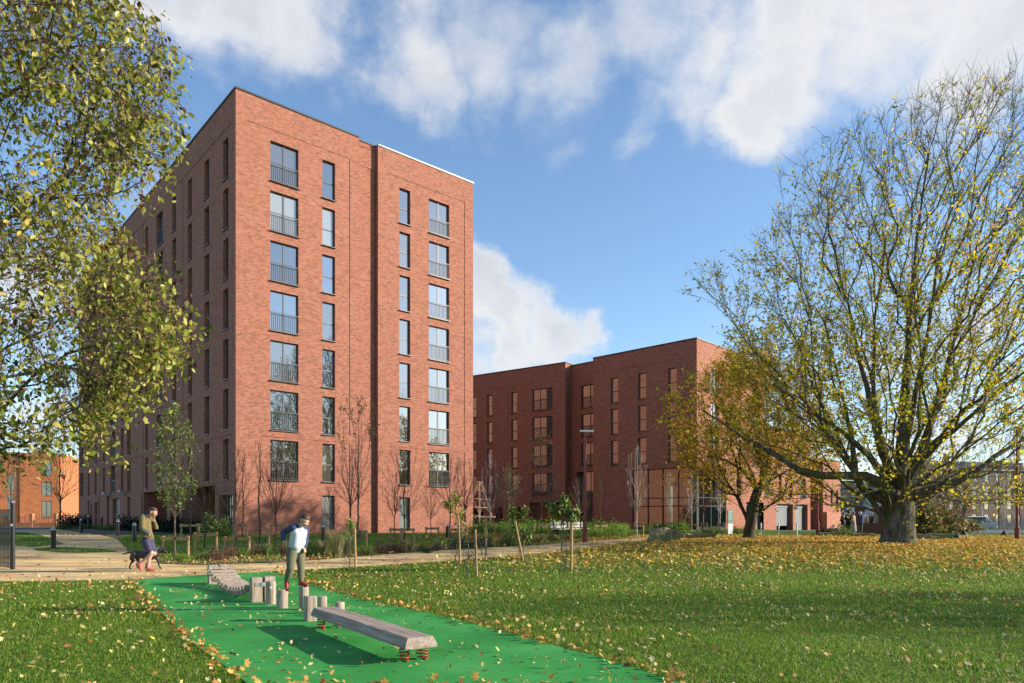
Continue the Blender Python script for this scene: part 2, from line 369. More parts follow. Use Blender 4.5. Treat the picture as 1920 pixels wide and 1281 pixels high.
# ---------------------------------------------------------------- trees
class Tree:
    """branch skeleton: every tip is joined to the nearest suitable node, cheapest path to the root first"""
    def __init__(s, base, seed=1):
        s.p = [np.array(base, float)]; s.par = [-1]; s.L = [0.0]; s.rng = np.random.RandomState(seed)
        s.fix = {}; s.open = [True]
    def add(s, pos, par, ok=True):
        pos = np.array(pos, float); s.p.append(pos); s.par.append(par); s.L.append(s.L[par]+np.linalg.norm(pos-s.p[par])); s.open.append(ok)
        return len(s.p)-1
    def chain(s, start, pts, ok=True, rad=None, step=.7):
        k = start
        for i, q in enumerate(pts):
            q = np.array(q, float); a = s.p[k]; n = max(1, int(np.linalg.norm(q-a)/step)); k0 = k
            for j in range(1, n+1):
                k = s.add(a+(q-a)*j/n+s.rng.normal(size=3)*(.02 if j < n else 0), k, ok)
                if rad: s.fix[k] = rad[i]+(rad[i+1]-rad[i])*j/n if i+1 < len(rad) else rad[i]
        return k
    def grow(s, tips, alpha=.6, step=.6, curve=.35, jit=.04, up=0.0, beta=.5):
        root = s.p[0]; order = np.argsort(np.linalg.norm(tips-root, axis=1)+s.rng.uniform(0, 1.0, len(tips)))
        cap = len(s.p)+len(tips)*14; P = np.zeros((cap, 3)); L = np.zeros(cap); D = np.zeros((cap, 3)); O = np.zeros(cap, bool)
        n = len(s.p); P[:n] = s.p; L[:n] = s.L; O[:n] = s.open
        for i in range(n): D[i] = (P[i]-P[s.par[i]]) if s.par[i] >= 0 else (0, 0, 1)
        D[:n] /= np.linalg.norm(D[:n], axis=1)[:, None]+1e-9
        s.tips = []
        for t in tips[order]:
            v = t-P[:n]; dist = np.linalg.norm(v, axis=1)+1e-6; cs = (v*D[:n]).sum(1)/dist
            cost = dist*(1+beta*(1-cs))+alpha*L[:n]; cost[~O[:n]] = 1e9
            k = int(np.argmin(cost)); a = P[k]; d = dist[k]; c = a+D[k]*d*curve+np.array([0, 0, up*d])
            m = max(1, min(13, int(d/step))); kk = k
            for j in range(1, m+1):
                u = j/m; q = a*(1-u)**2+c*2*u*(1-u)+t*u*u
                if j < m: q = q+s.rng.normal(size=3)*jit*min(1, d)
                kk = s.add(q, kk); P[n] = q; L[n] = s.L[kk]; O[n] = True; dd = q-P[s.par[kk]]; D[n] = dd/(np.linalg.norm(dd)+1e-9); n += 1
            s.tips.append(kk)
    def radii(s, tip=.01, e=2.0):
        n = len(s.p); acc = np.zeros(n); s.nch = np.zeros(n, int)
        for i in range(n-1, 0, -1):
            if s.nch[i] == 0: acc[i] = tip**e
            acc[s.par[i]] += acc[i]; s.nch[s.par[i]] += 1
        r = acc**(1/e)
        for k, v in s.fix.items(): r[k] = max(v, 0)
        s.r = r; return r
    def mesh(s, rmin, rmax, off):
        n = len(s.p); P = np.array(s.p)-np.array(off); r = s.r; par = np.array(s.par)
        V = []; Fq = []; cnt = 0
        main = np.full(n, -1)
        for i in range(1, n):
            q = par[i]
            if main[q] < 0 or r[i] > r[main[q]]: main[q] = i
        for i in range(1, n):
            if not (rmin <= r[i] < rmax): continue
            q = par[i]; d = P[i]-P[q]; l = np.linalg.norm(d)
            if l < 1e-6: continue
            d = d/l; k = 3 if r[i] < .022 else (5 if r[i] < .07 else (8 if r[i] < .3 else 14))
            ra = r[q] if main[q] == i else min(r[q], r[i]*1.15)
            if q == 0 and 0 not in s.fix: ra = r[i]*1.1
            ref = np.array((1, 0, 0.)) if abs(d[2]) > .8 else np.array((0, 0, 1.))
            u = np.cross(d, ref); u /= np.linalg.norm(u); w = np.cross(d, u)
            an = np.arange(k)*2*PI/k; ring = np.cos(an)[:, None]*u+np.sin(an)[:, None]*w
            ext = d*min(l*.2, r[i]*.5)
            V.append(P[q]+ring*ra-(ext if main[q] == i else 0)); V.append(P[i]+ring*r[i]+0*ext)
            a = np.arange(k); b_ = (a+1) % k
            Fq.append(np.stack([cnt+a, cnt+b_, cnt+k+b_, cnt+k+a], 1)); cnt += 2*k
        if not V: return None
        return np.concatenate(V), np.concatenate(Fq)
    def twigs(s, nodes, num, length, r, spread=.8, up=.4, droop=0):
        """short straight shoots (three-sided) from the given nodes; returns verts, faces, points along them"""
        rng = s.rng; P = np.array([s.p[k] for k in nodes]); Q = np.array([s.p[s.par[k]] for k in nodes])
        D = P-Q; D /= np.linalg.norm(D, axis=1)[:, None]+1e-9
        P = np.repeat(P, num, 0); Q = np.repeat(Q, num, 0); D = np.repeat(D, num, 0); n = len(P)
        st = Q+(P-Q)*rng.uniform(0, 1.0, n)[:, None]
        d = D+rng.normal(size=(n, 3))*spread; d[:, 2] += up-droop; d /= np.linalg.norm(d, axis=1)[:, None]
        L = length*rng.uniform(.4, 1.2, n)[:, None]; en = st+d*L
        mid = (st+en)/2+rng.normal(size=(n, 3))*length*.06; en[:, 2] -= droop*L[:, 0]*.4
        u = np.cross(d, (.3, .5, .8)); u /= np.linalg.norm(u, axis=1)[:, None]; w = np.cross(d, u)
        V = []; 
        for c, rr in ((st, r), (mid, r*.75), (en, r*.35)):
            for j in range(3):
                a = 2*PI*j/3; V.append(c+(u*math.cos(a)+w*math.sin(a))*rr)
        V = np.stack(V, 1); k = 9; fc = []
        for b0 in (0, 3):
            for j in range(3): fc.append((b0+j, b0+(j+1) % 3, b0+3+(j+1) % 3, b0+3+j))
        fa = np.concatenate([np.arange(n)[:, None]*k+np.array(q)[None, :] for q in fc])
        pts = np.concatenate([mid, en, st+(en-st)*.75]); self_dir = d
        return V.reshape(-1, 3), fa, pts
# ---------------------------------------------------------------- camera, light, sky
cam = bpy.data.cameras.new('camera'); co = bpy.data.objects.new('camera', cam); COL.objects.link(co)
co.location = (0, 0, H); co.rotation_euler = (PI/2, 0, 0); cam.sensor_width = 36; cam.lens = F/1920*36
cam.shift_y = (PY0-640.5)/1920; cam.clip_start = .1; cam.clip_end = 3000; sc.camera = co
sc.view_settings.view_transform = 'Standard'; sc.view_settings.look = 'None'; sc.view_settings.exposure = 0.9; sc.view_settings.gamma = 1
sun = bpy.data.lights.new('sun', 'SUN'); sun.energy = 5.0; sun.angle = math.radians(.55); sun.color = (1.0, .88, .72)
so = bpy.data.objects.new('sun', sun); COL.objects.link(so)
sdir = Vector((math.cos(SUN_EL), 0.0, math.sin(SUN_EL)))          # towards the sun: due right
so.rotation_euler = sdir.to_track_quat('Z', 'Y').to_euler(); so.location = (60, 0, 40)

w = bpy.data.worlds.new('World'); sc.world = w; w.use_nodes = True; nt = w.node_tree; lk = nt.links.new
bg = nt.nodes['Background']; sky = N(nt, 'ShaderNodeTexSky', sky_type='NISHITA'); sky.sun_disc = False
sky.sun_elevation = SUN_EL; sky.sun_rotation = math.radians(90); sky.air_density = 1.0; sky.dust_density = .4; sky.ozone_density = 2.2; sky.altitude = 20
tc = N(nt, 'ShaderNodeTexCoord')
def M(op, a, b_=None, c=None, clamp=False):
    n = N(nt, 'ShaderNodeMath', operation=op); n.use_clamp = clamp
    for i, v in enumerate((a, b_, c)):
        if v is None: continue
        if isinstance(v, (int, float)): n.inputs[i].default_value = v
        else: lk(v, n.inputs[i])
    return n.outputs[0]
nrm = N(nt, 'ShaderNodeVectorMath', operation='NORMALIZE'); lk(tc.outputs['Generated'], nrm.inputs[0])
sp = N(nt, 'ShaderNodeSeparateXYZ'); lk(nrm.outputs[0], sp.inputs[0])
zz = M('ADD', M('MAXIMUM', sp.outputs[2], 0.0), .22)
cb = N(nt, 'ShaderNodeCombineXYZ'); lk(M('DIVIDE', sp.outputs[0], zz), cb.inputs[0]); lk(M('DIVIDE', sp.outputs[1], zz), cb.inputs[1]); cb.inputs[2].default_value = 3.7
BL = [(300, -40, 240, 1.2), (440, 10, 250, 1.3), (600, 50, 280, 1.3), (750, 110, 230, 1.2), (770, 180, 70, .5), (900, 60, 260, .95), (1050, 110, 240, .95), (1180, 60, 260, 1.0), (1300, 160, 200, .95),
      (1400, 230, 150, 1.1), (1450, 120, 260, 1.25), (1600, 90, 260, 1.25), (1750, 100, 260, 1.15), (1900, 60, 260, 1.2), (1800, 250, 160, .6), (1070, 300, 140, .72), (1190, 275, 110, .72), (1010, 330, 60, .3),
      (930, 560, 150, 1.6), (1020, 560, 130, 1.6), (900, 510, 110, 1.4), (960, 640, 130, 1.3), (1090, 575, 85, 1.35), (860, 600, 200, 1.2), (1040, 640, 90, 1.2),
      (200, 330, 190, 1.1), (250, 430, 120, .8), (40, 560, 240, 1.0), (60, 780, 220, .9), (1740, 830, 200, 1.0), (1650, 640, 130, .5), (1880, 640, 220, .7),
      (1250, 740, 130, .42), (2500, 500, 500, .8)]
wnz = N(nt, 'ShaderNodeTexNoise'); wnz.inputs['Scale'].default_value = 4.5; wnz.inputs['Detail'].default_value = 9; wnz.inputs['Roughness'].default_value = .58; lk(nrm.outputs[0], wnz.inputs[0])
wsb = N(nt, 'ShaderNodeVectorMath', operation='SUBTRACT'); lk(wnz.outputs['Color'], wsb.inputs[0]); wsb.inputs[1].default_value = (.5, .5, .5)
wsc = N(nt, 'ShaderNodeVectorMath', operation='SCALE'); lk(wsb.outputs[0], wsc.inputs[0]); wsc.inputs['Scale'].default_value = .26
wad = N(nt, 'ShaderNodeVectorMath', operation='ADD'); lk(wsc.outputs[0], wad.inputs[0]); lk(nrm.outputs[0], wad.inputs[1])
tot = None
for px, py, r, wt in BL:
    d = Vector(((px-PX0)/F, 1, -(py-PY0)/F)); ln = d.length; d.normalize()
    vm = N(nt, 'ShaderNodeVectorMath', operation='DISTANCE'); lk(wad.outputs[0], vm.inputs[0]); vm.inputs[1].default_value = d
    mr = N(nt, 'ShaderNodeMapRange', interpolation_type='SMOOTHSTEP'); lk(vm.outputs['Value'], mr.inputs[0])
    mr.inputs['From Min'].default_value = r/F/ln; mr.inputs['From Max'].default_value = 0; mr.inputs['To Min'].default_value = 0; mr.inputs['To Max'].default_value = wt
    tot = mr.outputs[0] if tot is None else M('MAXIMUM', M('ADD', M('MULTIPLY', tot, .92), M('MULTIPLY', mr.outputs[0], .35)), M('MAXIMUM', tot, mr.outputs[0]))
# weather behind the camera: scattered cloud all round
back = N(nt, 'ShaderNodeMapRange', interpolation_type='SMOOTHSTEP'); lk(sp.outputs[1], back.inputs[0])
back.inputs['From Min'].default_value = .25; back.inputs['From Max'].default_value = -.25; back.inputs['To Min'].default_value = 0; back.inputs['To Max'].default_value = .15
tot = M('MAXIMUM', tot, back.outputs[0])
n1 = N(nt, 'ShaderNodeTexNoise'); n1.inputs['Scale'].default_value = 2.1; n1.inputs['Detail'].default_value = 12; n1.inputs['Roughness'].default_value = .56; n1.inputs['Distortion'].default_value = .35
n2 = N(nt, 'ShaderNodeTexNoise'); n2.inputs['Scale'].default_value = .9; n2.inputs['Detail'].default_value = 6
lk(cb.outputs[0], n1.inputs[0]); lk(cb.outputs[0], n2.inputs[0])
n3 = N(nt, 'ShaderNodeTexNoise'); n3.inputs['Scale'].default_value = 7; n3.inputs['Detail'].default_value = 10; n3.inputs['Roughness'].default_value = .6; lk(nrm.outputs[0], n3.inputs[0])
n4 = N(nt, 'ShaderNodeTexNoise'); n4.inputs['Scale'].default_value = 3.2; n4.inputs['Detail'].default_value = 10; n4.inputs['Roughness'].default_value = .6; lk(wad.outputs[0], n4.inputs[0])
den = M('ADD', tot, M('MULTIPLY', M('SUBTRACT', n1.outputs[0], .5), 1.7)); den = M('ADD', den, M('MULTIPLY', M('SUBTRACT', n3.outputs[0], .5), 1.1))
cov = N(nt, 'ShaderNodeMapRange', interpolation_type='SMOOTHSTEP'); lk(den, cov.inputs[0]); cov.inputs['From Min'].default_value = .28; cov.inputs['From Max'].default_value = 1.15
cov.inputs['To Max'].default_value = .96
thick = M('ADD', M('MULTIPLY', M('MINIMUM', den, 1.3), .30), M('MULTIPLY', n4.outputs[0], .75))
cr = ramp(nt, [(.36, (.60, .71, .90)), (.50, (.82, .88, .98)), (.64, (.97, .98, 1.0)), (.86, (.66, .71, .80))]); lk(thick, cr.inputs[0])
skm = N(nt, 'ShaderNodeVectorMath', operation='MULTIPLY'); lk(sky.outputs[0], skm.inputs[0]); SKM = skm; skm.inputs[1].default_value = (1.32, 1.40, 1.46)
clm = N(nt, 'ShaderNodeVectorMath', operation='SCALE'); lk(cr.outputs[0], clm.inputs[0]); clm.inputs['Scale'].default_value = 5.0
mx = mixc(nt); lk(cov.outputs[0], mx.inputs[0]); lk(skm.outputs[0], mx.inputs[6]); lk(clm.outputs[0], mx.inputs[7])
lk(mx.outputs[2], bg.inputs['Color']); bg.inputs['Strength'].default_value = .096
w.cycles.sampling_method = 'MANUAL'; w.cycles.sample_map_resolution = 512

# ---------------------------------------------------------------- ground sheets
def grid_ground():
    xs = np.concatenate([np.array([-700, -400, -250, -160, -110]), np.arange(-80, 80.1, 1.0), np.array([110, 160, 250, 400, 700])])
    ys = np.concatenate([np.array([-60, -30, -10]), np.arange(0, 100.1, 1.0), np.array([105, 110, 115, 120, 150, 200, 300, 500, 900])])
    X, Y = np.meshgrid(xs, ys); Z = gnp(X, Y); V = np.stack([X.ravel(), Y.ravel(), Z.ravel()], 1)
    nx, ny = len(xs), len(ys); a = (np.arange(ny-1)[:, None]*nx+np.arange(nx-1)[None, :]).ravel()
    return fast('ground', V, 0, 'lawn', None, True, np.stack([a, a+1, a+1+nx, a+nx], 1))
tag(grid_ground(), kind='structure')
def sheet(name, pts, m, h, step=1.5, wob=0.0):
    """thin sheet over the terrain from a world outline"""
    P = []
    for i, p in enumerate(pts):
        q = pts[(i+1) % len(pts)]; d = math.hypot(q[0]-p[0], q[1]-p[1]); n = max(1, int(d/.5)) if wob else 1
        for j in range(n):
            t = j/n; x = p[0]+(q[0]-p[0])*t; y = p[1]+(q[1]-p[1])*t
            if wob: s_ = mnoise.noise((x*1.3, y*1.3, 3.1))*wob; x += s_; y += s_*.7
            P.append((x, y))
    bm = bmesh.new(); vs = [bm.verts.new((x, y, 0)) for x, y in P]; f = bm.faces.new(vs)
    if f.normal.z < 0 or True: bm.normal_update()
    if f.normal.z < 0: f.normal_flip()
    xs = [p[0] for p in P]; ys = [p[1] for p in P]
    for ax, lo, hi in ((0, min(xs), max(xs)), (1, min(ys), max(ys))):
        c = math.floor(lo/step)*step+step
        while c < hi:
            no = (1, 0, 0) if ax == 0 else (0, 1, 0)
            bmesh.ops.bisect_plane(bm, geom=bm.verts[:]+bm.edges[:]+bm.faces[:], plane_co=(c if ax == 0 else 0, c if ax == 1 else 0, 0), plane_no=no)
            c += step
    for v in bm.verts: v.co.z = g(v.co.x, v.co.y)+h
    me = bpy.data.meshes.new(name); bm.to_mesh(me); bm.free(); me.materials.append(MATS[m])
    o = link(name, me); return tag(o, kind='structure')
def pw(l): return [(gp(x, y).x, gp(x, y).y) for x, y in l]
RUB = pw([(246, 1089), (300, 1146), (345, 1190), (400, 1236), (445, 1266), (470, 1290), (1300, 1290), (1262, 1277), (1182, 1251), (1112, 1231), (1000, 1201), (880, 1169), (814, 1153), (732, 1136), (634, 1113), (569, 1090), (515, 1072), (400, 1077), (300, 1084)])
PATH = pw([(-300, 1100), (0, 1091), (230, 1088), (400, 1079), (515, 1071), (640, 1065), (760, 1057), (860, 1051), (1000, 1040), (1100, 1029), (1200, 1017), (1238, 1013), (1238, 1008), (1190, 1009), (1120, 1014), (1000, 1023), (900, 1028), (800, 1034), (700, 1042), (600, 1050), (500, 1056), (380, 1060), (305, 1058), (292, 1050), (300, 1044), (240, 1033), (222, 1012), (170, 1001), (110, 993), (95, 986), (-60, 984), (-200, 990), (-300, 1040)])
BED = pw([(302, 1057), (380, 1059), (500, 1055), (600, 1049), (700, 1041), (800, 1033), (900, 1027), (1000, 1022), (1120, 1013), (1190, 1008), (1200, 1001), (1100, 1003), (1000, 1007), (870, 1016), (800, 1022), (700, 1030), (600, 1036), (500, 1042), (420, 1046), (360, 1049), (310, 1051)])
BED2 = pw([(112, 984), (190, 983), (300, 989), (330, 992), (430, 996), (436, 1000), (430, 1002), (330, 1003), (250, 1001), (222, 1010), (160, 999), (110, 991)])
SLIV = pw([(62, 1029), (75, 1034), (140, 1037), (218, 1036), (205, 1032), (150, 1028), (100, 1027)])
PATCH = pw([(-60, 1018), (27, 1023), (60, 1026), (118, 1021), (90, 1008), (48, 999), (-60, 996)])
sheet('path', PATH, 'gravel_path', .004, wob=.12)
tag(sheet('playground_surface', RUB, 'green_rubber', .010, 2, wob=.04), kind='structure')
sheet('planting_bed', BED, 'soil', .012, wob=.15)
sheet('planting_bed', BED2, 'soil', .012, wob=.2)
sheet('grass_verge', SLIV, 'lawn', .018, wob=.2); sheet('grass_verge', PATCH, 'lawn', .018, wob=.2)
sheet('pavement', pw([(330, 1030), (470, 1024), (600, 1018), (700, 1013), (842, 1009), (842, 1006.5), (700, 1010), (600, 1014.5), (470, 1020), (330, 1026)]), 'slab', .010)
sheet('road', [(-90, 62), (-44, 62), (-42, 76), (-55, 84), (-90, 84)], 'asphalt', .008, 4)
sheet('road', [(24, 63.5), (60, 58), (60, 82), (28, 76.2)], 'asphalt', .008, 4)

# ---------------------------------------------------------------- facades
class Face:
    def __init__(s, O, U): s.O = Vector((O[0], O[1], 0)); s.U = Vector((U[0], U[1], 0)).normalized(); s.Nn = Vector((s.U.y, -s.U.x, 0)); s.rz = math.atan2(s.U.y, s.U.x)
    def u(s, px): k = (px-PX0)/F; return (k*s.O.y-s.O.x)/(s.U.x-k*s.U.y)
    def pt(s, u, z, d=0): p = s.O+s.U*u-s.Nn*d; return Vector((p.x, p.y, z))
def zr(v): return v+H            # heights measured from the eye -> world
def wall(fc, name, u0, u1, z0, z1, rects, m, parent, off=0.0):
    """rects: (ua, ub, za, zb, depth, solid). Later ones win."""
    us = sorted({round(v, 4) for r in rects for v in r[:2] if u0 < v < u1} | {u0, u1}); zs = sorted({round(v, 4) for r in rects for v in r[2:4] if z0 < v < z1} | {z0, z1})
    nu, nz = len(us)-1, len(zs)-1; G = [[(off, True)]*nz for _ in range(nu)]
    for a, b_, c, d, dp, so_ in rects:
        for i in range(nu):
            uc = (us[i]+us[i+1])/2
            if not a < uc < b_: continue
            for j in range(nz):
                if c < (zs[j]+zs[j+1])/2 < d: G[i][j] = (dp+off, so_)
    mb = MB()
    def q(pts, uv): mb.quad(*[fc.pt(*p) for p in pts], uv=uv)
    for i in range(nu):
        for j in range(nz):
            d, so_ = G[i][j]; a, b_, c, e = us[i], us[i+1], zs[j], zs[j+1]
            if so_: q([(a, c, d), (b_, c, d), (b_, e, d), (a, e, d)], [(a, c), (b_, c), (b_, e), (a, e)])
            if i+1 < nu and abs(G[i+1][j][0]-d) > 1e-5:
                d2 = G[i+1][j][0]
                if d < d2: q([(b_, c, d), (b_, c, d2), (b_, e, d2), (b_, e, d)], [(b_+d, c), (b_+d2, c), (b_+d2, e), (b_+d, e)])
                else: q([(b_, c, d), (b_, e, d), (b_, e, d2), (b_, c, d2)], [(b_-d, c), (b_-d, e), (b_-d2, e), (b_-d2, c)])
            if j+1 < nz and abs(G[i][j+1][0]-d) > 1e-5:
                d2 = G[i][j+1][0]
                q([(a, e, d), (b_, e, d), (b_, e, d2), (a, e, d2)], [(a, e+d), (b_, e+d), (b_, e+d2), (a, e+d2)])
    return mb.build(name, m, parent)
def coping(fc, u0, u1, z, parent, name='coping', m='coping_metal', d0=-.06, d1=.35, h=.10):
    mb = MB(); a, b_, c, d = [fc.pt(u, z, dd) for u, dd in ((u0, d0), (u1, d0), (u1, d1), (u0, d1))]
    mb.prism([a, b_, c, d], z-.03, z-.03+h); return mb.build(name, m, parent)

# windows: meshes in local axes x = along wall, -y = outwards, z up, origin bottom left at the glass depth
WM = {}
def win_meshes(kind, w_, h):
    key = (kind, round(w_, 2), round(h, 2))
    if key in WM: return WM[key]
    fw = .055; fr = MB(); fr.box(0, w_, -.03, .05, 0, fw).box(0, w_, -.03, .05, h-fw, h).box(0, fw, -.029, .05, fw, h-fw).box(w_-fw, w_, -.029, .05, fw, h-fw)
    rail = None
    if kind == 'wide':
        fr.box(w_*.5-.05, w_*.5+.05, -.035, .05, fw, h-fw)
        rail = MB(); rail.box(.01, w_-.01, -.20, -.165, 1.10, 1.14).box(.01, w_-.01, -.20, -.165, .08, .11)
        n = int(w_/.115)
        for i in range(1, n): x = w_*i/n; rail.box(x-.009, x+.009, -.192, -.174, .11, 1.10)
    elif kind == 'triple':
        for t in (.36, .68): fr.box(w_*t-.04, w_*t+.04, -.035, .05, fw, h-fw)
        rail = MB(); rail.box(.01, w_*.7, -.20, -.165, 1.10, 1.14).box(.01, w_*.7, -.20, -.165, .08, .11)
        for i in range(1, 16): x = w_*.7*i/16; rail.box(x-.009, x+.009, -.192, -.174, .11, 1.10)
    elif kind == 'tall': fr.box(fw, w_-fw, -.035, .05, h*.45-.035, h*.45+.035)
    elif kind == 'curtain':
        for t in (.25, .5, .75): fr.box(w_*t-.035, w_*t+.035, -.035, .05, fw, h-fw)
    pa = MB(); pa.quad((fw, 0, fw), (w_-fw, 0, fw), (w_-fw, 0, h-fw), (fw, 0, h-fw))
    si = MB(); si.box(-.04, w_+.04, -.33, .0, -.05, -.005)
    r = {'frame': fr.mesh('window_frame', 'window_frame'), 'pane': [pa.mesh('pane', k) for k in ('pane', 'pane_room', 'pane_curtain', 'pane_blue')],
         'sill': si.mesh('sill', 'window_frame'), 'railing': rail.mesh('railing', 'railing_metal') if rail else None}
    WM[key] = r; return r
wr = random.Random(5)
def window(fc, parent, u, z, w_, h, kind, depth, name='window', pk=None):
    p = fc.pt(u, z, depth)-parent.location; me = win_meshes(kind, w_, h)
    o = link(name, me['frame'], parent, p, fc.rz)
    if pk is None: pk = wr.choice([0, 0, 0, 1, 1, 2, 0, 3])
    link('pane', me['pane'][pk], o)
    if z > 1.2: link('sill', me['sill'], o)
    if me['railing']: link('railing', me['railing'], o)
    return o

def dirvp(v): return Vector(((v-PX0)/F, 1, 0)).normalized()
# ---- tall block ---------------------------------------------------------------------------------
dC = F/32.25; C1 = Vector(((442-PX0)/F*dC, dC, 0)); UR = dirvp(2452); UL = dirvp(-217.6)
BR = Face(C1, UR); LEN = None
tmp = Face(C1, -UL); uL0 = tmp.u(147.5)                 # negative distance along -UL
LL = abs(uL0); BLf = Face(C1+UL*LL, -UL)
bl = empty('apartment_building', (C1.x+6, C1.y+20, 0), 'eight storey red brick apartment block, tallest building in view', 'building')
Z0, ZT = -.1, zr(25.13)
WT = [zr(22.84-3*k) for k in range(7)]; WH = 2.42; RD = .28
rows = [t-WH for t in WT]
eA = BR.u(673.5); eB = BR.u(708.7); eC = BR.u(887)
def hole(u0, u1, z0, z1, d=RD): return (u0, u1, z0, z1, d, False)
GP = .03
colsR = [(507.1, 560, 'wide'), (604.8, 628.7, 'tall'), (749.3, 769.7, 'tall'), (804.7, 842.8, 'wide')]
def panelrects(u0, u1, ztop):
    return [(u0, u1, zr(5.45), ztop, GP, True), (u0, u1, zr(-.55), zr(5.0), GP, True)]
wl = []
rect = panelrects(BR.u(464.7), BR.u(656.2), zr(23.5))
for (a, b_, k) in colsR[:2]:
    for z in rows: rect.append(hole(BR.u(a), BR.u(b_), z, z+WH)); wl.append((BR.u(a), BR.u(b_), z, WH, k, GP))
rect.append(hole(BR.u(603.8), BR.u(628), zr(-.62), zr(1.55))); wl.append((BR.u(603.8), BR.u(628), zr(-.62), 2.17, 'tall', GP))
wall(BR, 'wall', 0, eA, Z0, ZT, rect, 'red_brick', bl)
wall(BR, 'wall', eA, eB, Z0, ZT, [(eA, eB, zr(5.3), zr(23.5), .03, True)], 'red_brick', bl, off=.31)
rect = panelrects(BR.u(725), BR.u(871.5), zr(23.5))
for (a, b_, k) in colsR[2:]:
    for z in rows: rect.append(hole(BR.u(a), BR.u(b_), z, z+WH)); wl.append((BR.u(a), BR.u(b_), z, WH, k, GP))
rect.append(hole(BR.u(749), BR.u(769.5), zr(-.62), zr(1.55))); wl.append((BR.u(749), BR.u(769.5), zr(-.62), 2.17, 'tall', GP))
wall(BR, 'wall', eB, eC, Z0, ZT, rect, 'red_brick', bl)
for a, b_, z, h, k, gd in wl:
    wi = round((b_-a)*20)/20
    # the opening edges are cut exactly; the frame is as wide as the opening
    window(BR, bl, a, z, round(b_-a, 2), h, k, RD-.06, 'balcony_window' if k == 'wide' else 'window', pk=2 if z < 1.2 else None)
mb = MB()   # returns of the slot between the two fronts, end wall, back
def vq(mb, A, B, z0, z1):
    A = Vector(A); B = Vector(B); L_ = (Vector((B.x-A.x, B.y-A.y, 0))).length
    mb.quad((A.x, A.y, z0), (B.x, B.y, z0), (B.x, B.y, z1), (A.x, A.y, z1), uv=[(0, z0), (L_, z0), (L_, z1), (0, z1)])
vq(mb, BR.pt(eB, 0, .31), BR.pt(eB, 0, 0), Z0, ZT); vq(mb, BR.pt(eA, 0, 0), BR.pt(eA, 0, .31), Z0, ZT)
EndR = BR.pt(eC, 0); BackR = EndR+UL*15; cut = BR.pt(10.5, 0)+UL*15; far2 = BLf.pt(0, 0)+UR*10.5
vq(mb, EndR, BackR, Z0, ZT); vq(mb, BackR, cut, Z0, ZT); vq(mb, cut, far2, Z0, ZT); vq(mb, far2, BLf.pt(0, 0), Z0, ZT)
mb.build('wall', 'red_brick', bl)
mb = MB(); zr_ = ZT-.35
mb.v += [(p.x, p.y, zr_) for p in (BLf.pt(.1, 0, .1), C1-UR*-.1+UL*.1, EndR-UR*.1+UL*.45, BackR-UR*.1-UL*.1, cut-UL*.1, far2-UR*.1-UL*.1)]; mb.f.append((0, 1, 2, 3, 4, 5)); mb.build('roof', 'roof_felt', bl)
coping(BR, -.05, eA, ZT, bl); coping(BR, eA+.002, eB-.002, ZT-.002, bl, d0=.25, d1=.66); coping(BR, eB, eC+.05, ZT, bl, m='coping_light')
coping(BLf, 0, LL-.36, ZT, bl)
ro = BLf.pt(BLf.u(283), 0, 3.2); r1 = BLf.pt(BLf.u(312), 0, 3.2)
mb = MB(); q0, q1 = r1, ro; mb.prism([q1, q0, q0+UR*5, q1+UR*5], zr_, ZT+2.2); mb.build('plant_room', 'interior_wall', bl)
# left (shaded) face
colsL = [(417.3, 427.2, 't'), (382.2, 391.2, 't'), (351.2, 358.8, 't'), (322, 329, 't'), (292.4, 304.8, 'w'), (271.3, 276.8, 't'), (237.4, 243.7, 't'), (225.8, 230.9, 't'), (206.3, 215, 'w'), (192, 196.2, 't'), (177.3, 181.2, 't'), (164.6, 168, 't'), (150.2, 156.4, 'w')]
rect = []; wl = []
u = BLf.u
for a, b_ in ((442-8, 342), (342, 268), (268, 187)):
    ua, ub = sorted((u(a), u(b_))); rect += [(ua+.02, ub-.02, zr(5.45), zr(23.4), GP, True), (ua+.02, ub-.02, zr(2.3), zr(5.05), GP, True)]
for a, b_, k in colsL:
    ua, ub = u(a), u(b_)
    for z in rows: rect.append(hole(ua, ub, z, z+WH, .34)); wl.append((ua, ub, z, k))
for a, b_, zt, dd in ((269.5, 313, 2.15, 2.2), (319, 335.5, 2.15, 2.2), (341, 403, 2.15, 2.2)): rect.append((u(a), u(b_), Z0, zr(zt), dd, True))
gw = [(411, 436, 1.5, 'curtain', 'pane'), (238.4, 244.3, 1.9, 'tall', 0), (200, 204.6, 2.15, 'tall', 0), (164.5, 167.5, 1.9, 'tall', 0)]
for a, b_, zt, k, _ in gw: rect.append(hole(u(a), u(b_), zr(-.6), zr(zt), .4))
drs = [(170, 172.5, 'door_wood', 1.6), (177, 184.5, 'door_wood', 1.7), (211, 224.3, 'door_grey', 1.9)]
for a, b_, mm, zt in drs: rect.append(hole(u(a), u(b_), zr(-.72), zr(zt), .3))
wall(BLf, 'wall', 0, LL, Z0, ZT, rect, 'red_brick', bl)
for a, b_, z, k in wl: window(BLf, bl, a, z, round(b_-a, 2), WH, 'wide' if k == 'w' else 'tall', .28, 'balcony_window' if k == 'w' else 'window', pk=random.Random(a*7+z).choice([0, 0, 1, 3]) if k == 'w' else 0)
for a, b_, zt, k, _ in gw: window(BLf, bl, u(a), zr(-.6), round(u(b_)-u(a), 2), zt+.6, k, .34, pk=0)
for a, b_, mm, zt in drs:
    wd = u(b_)-u(a); mb = MB(); mb.box(0, wd, 0, .06, 0, zt+.72)
    d_ = link('door', mb.mesh('door', mm), bl, BLf.pt(u(a), zr(-.72), .24)-bl.location, BLf.rz)
    mb = MB(); mb.box(wd*.12, wd*.12+.03, -.07, 0, .9, 1.3); link('handle', mb.mesh('handle', 'cap_metal'), d_)
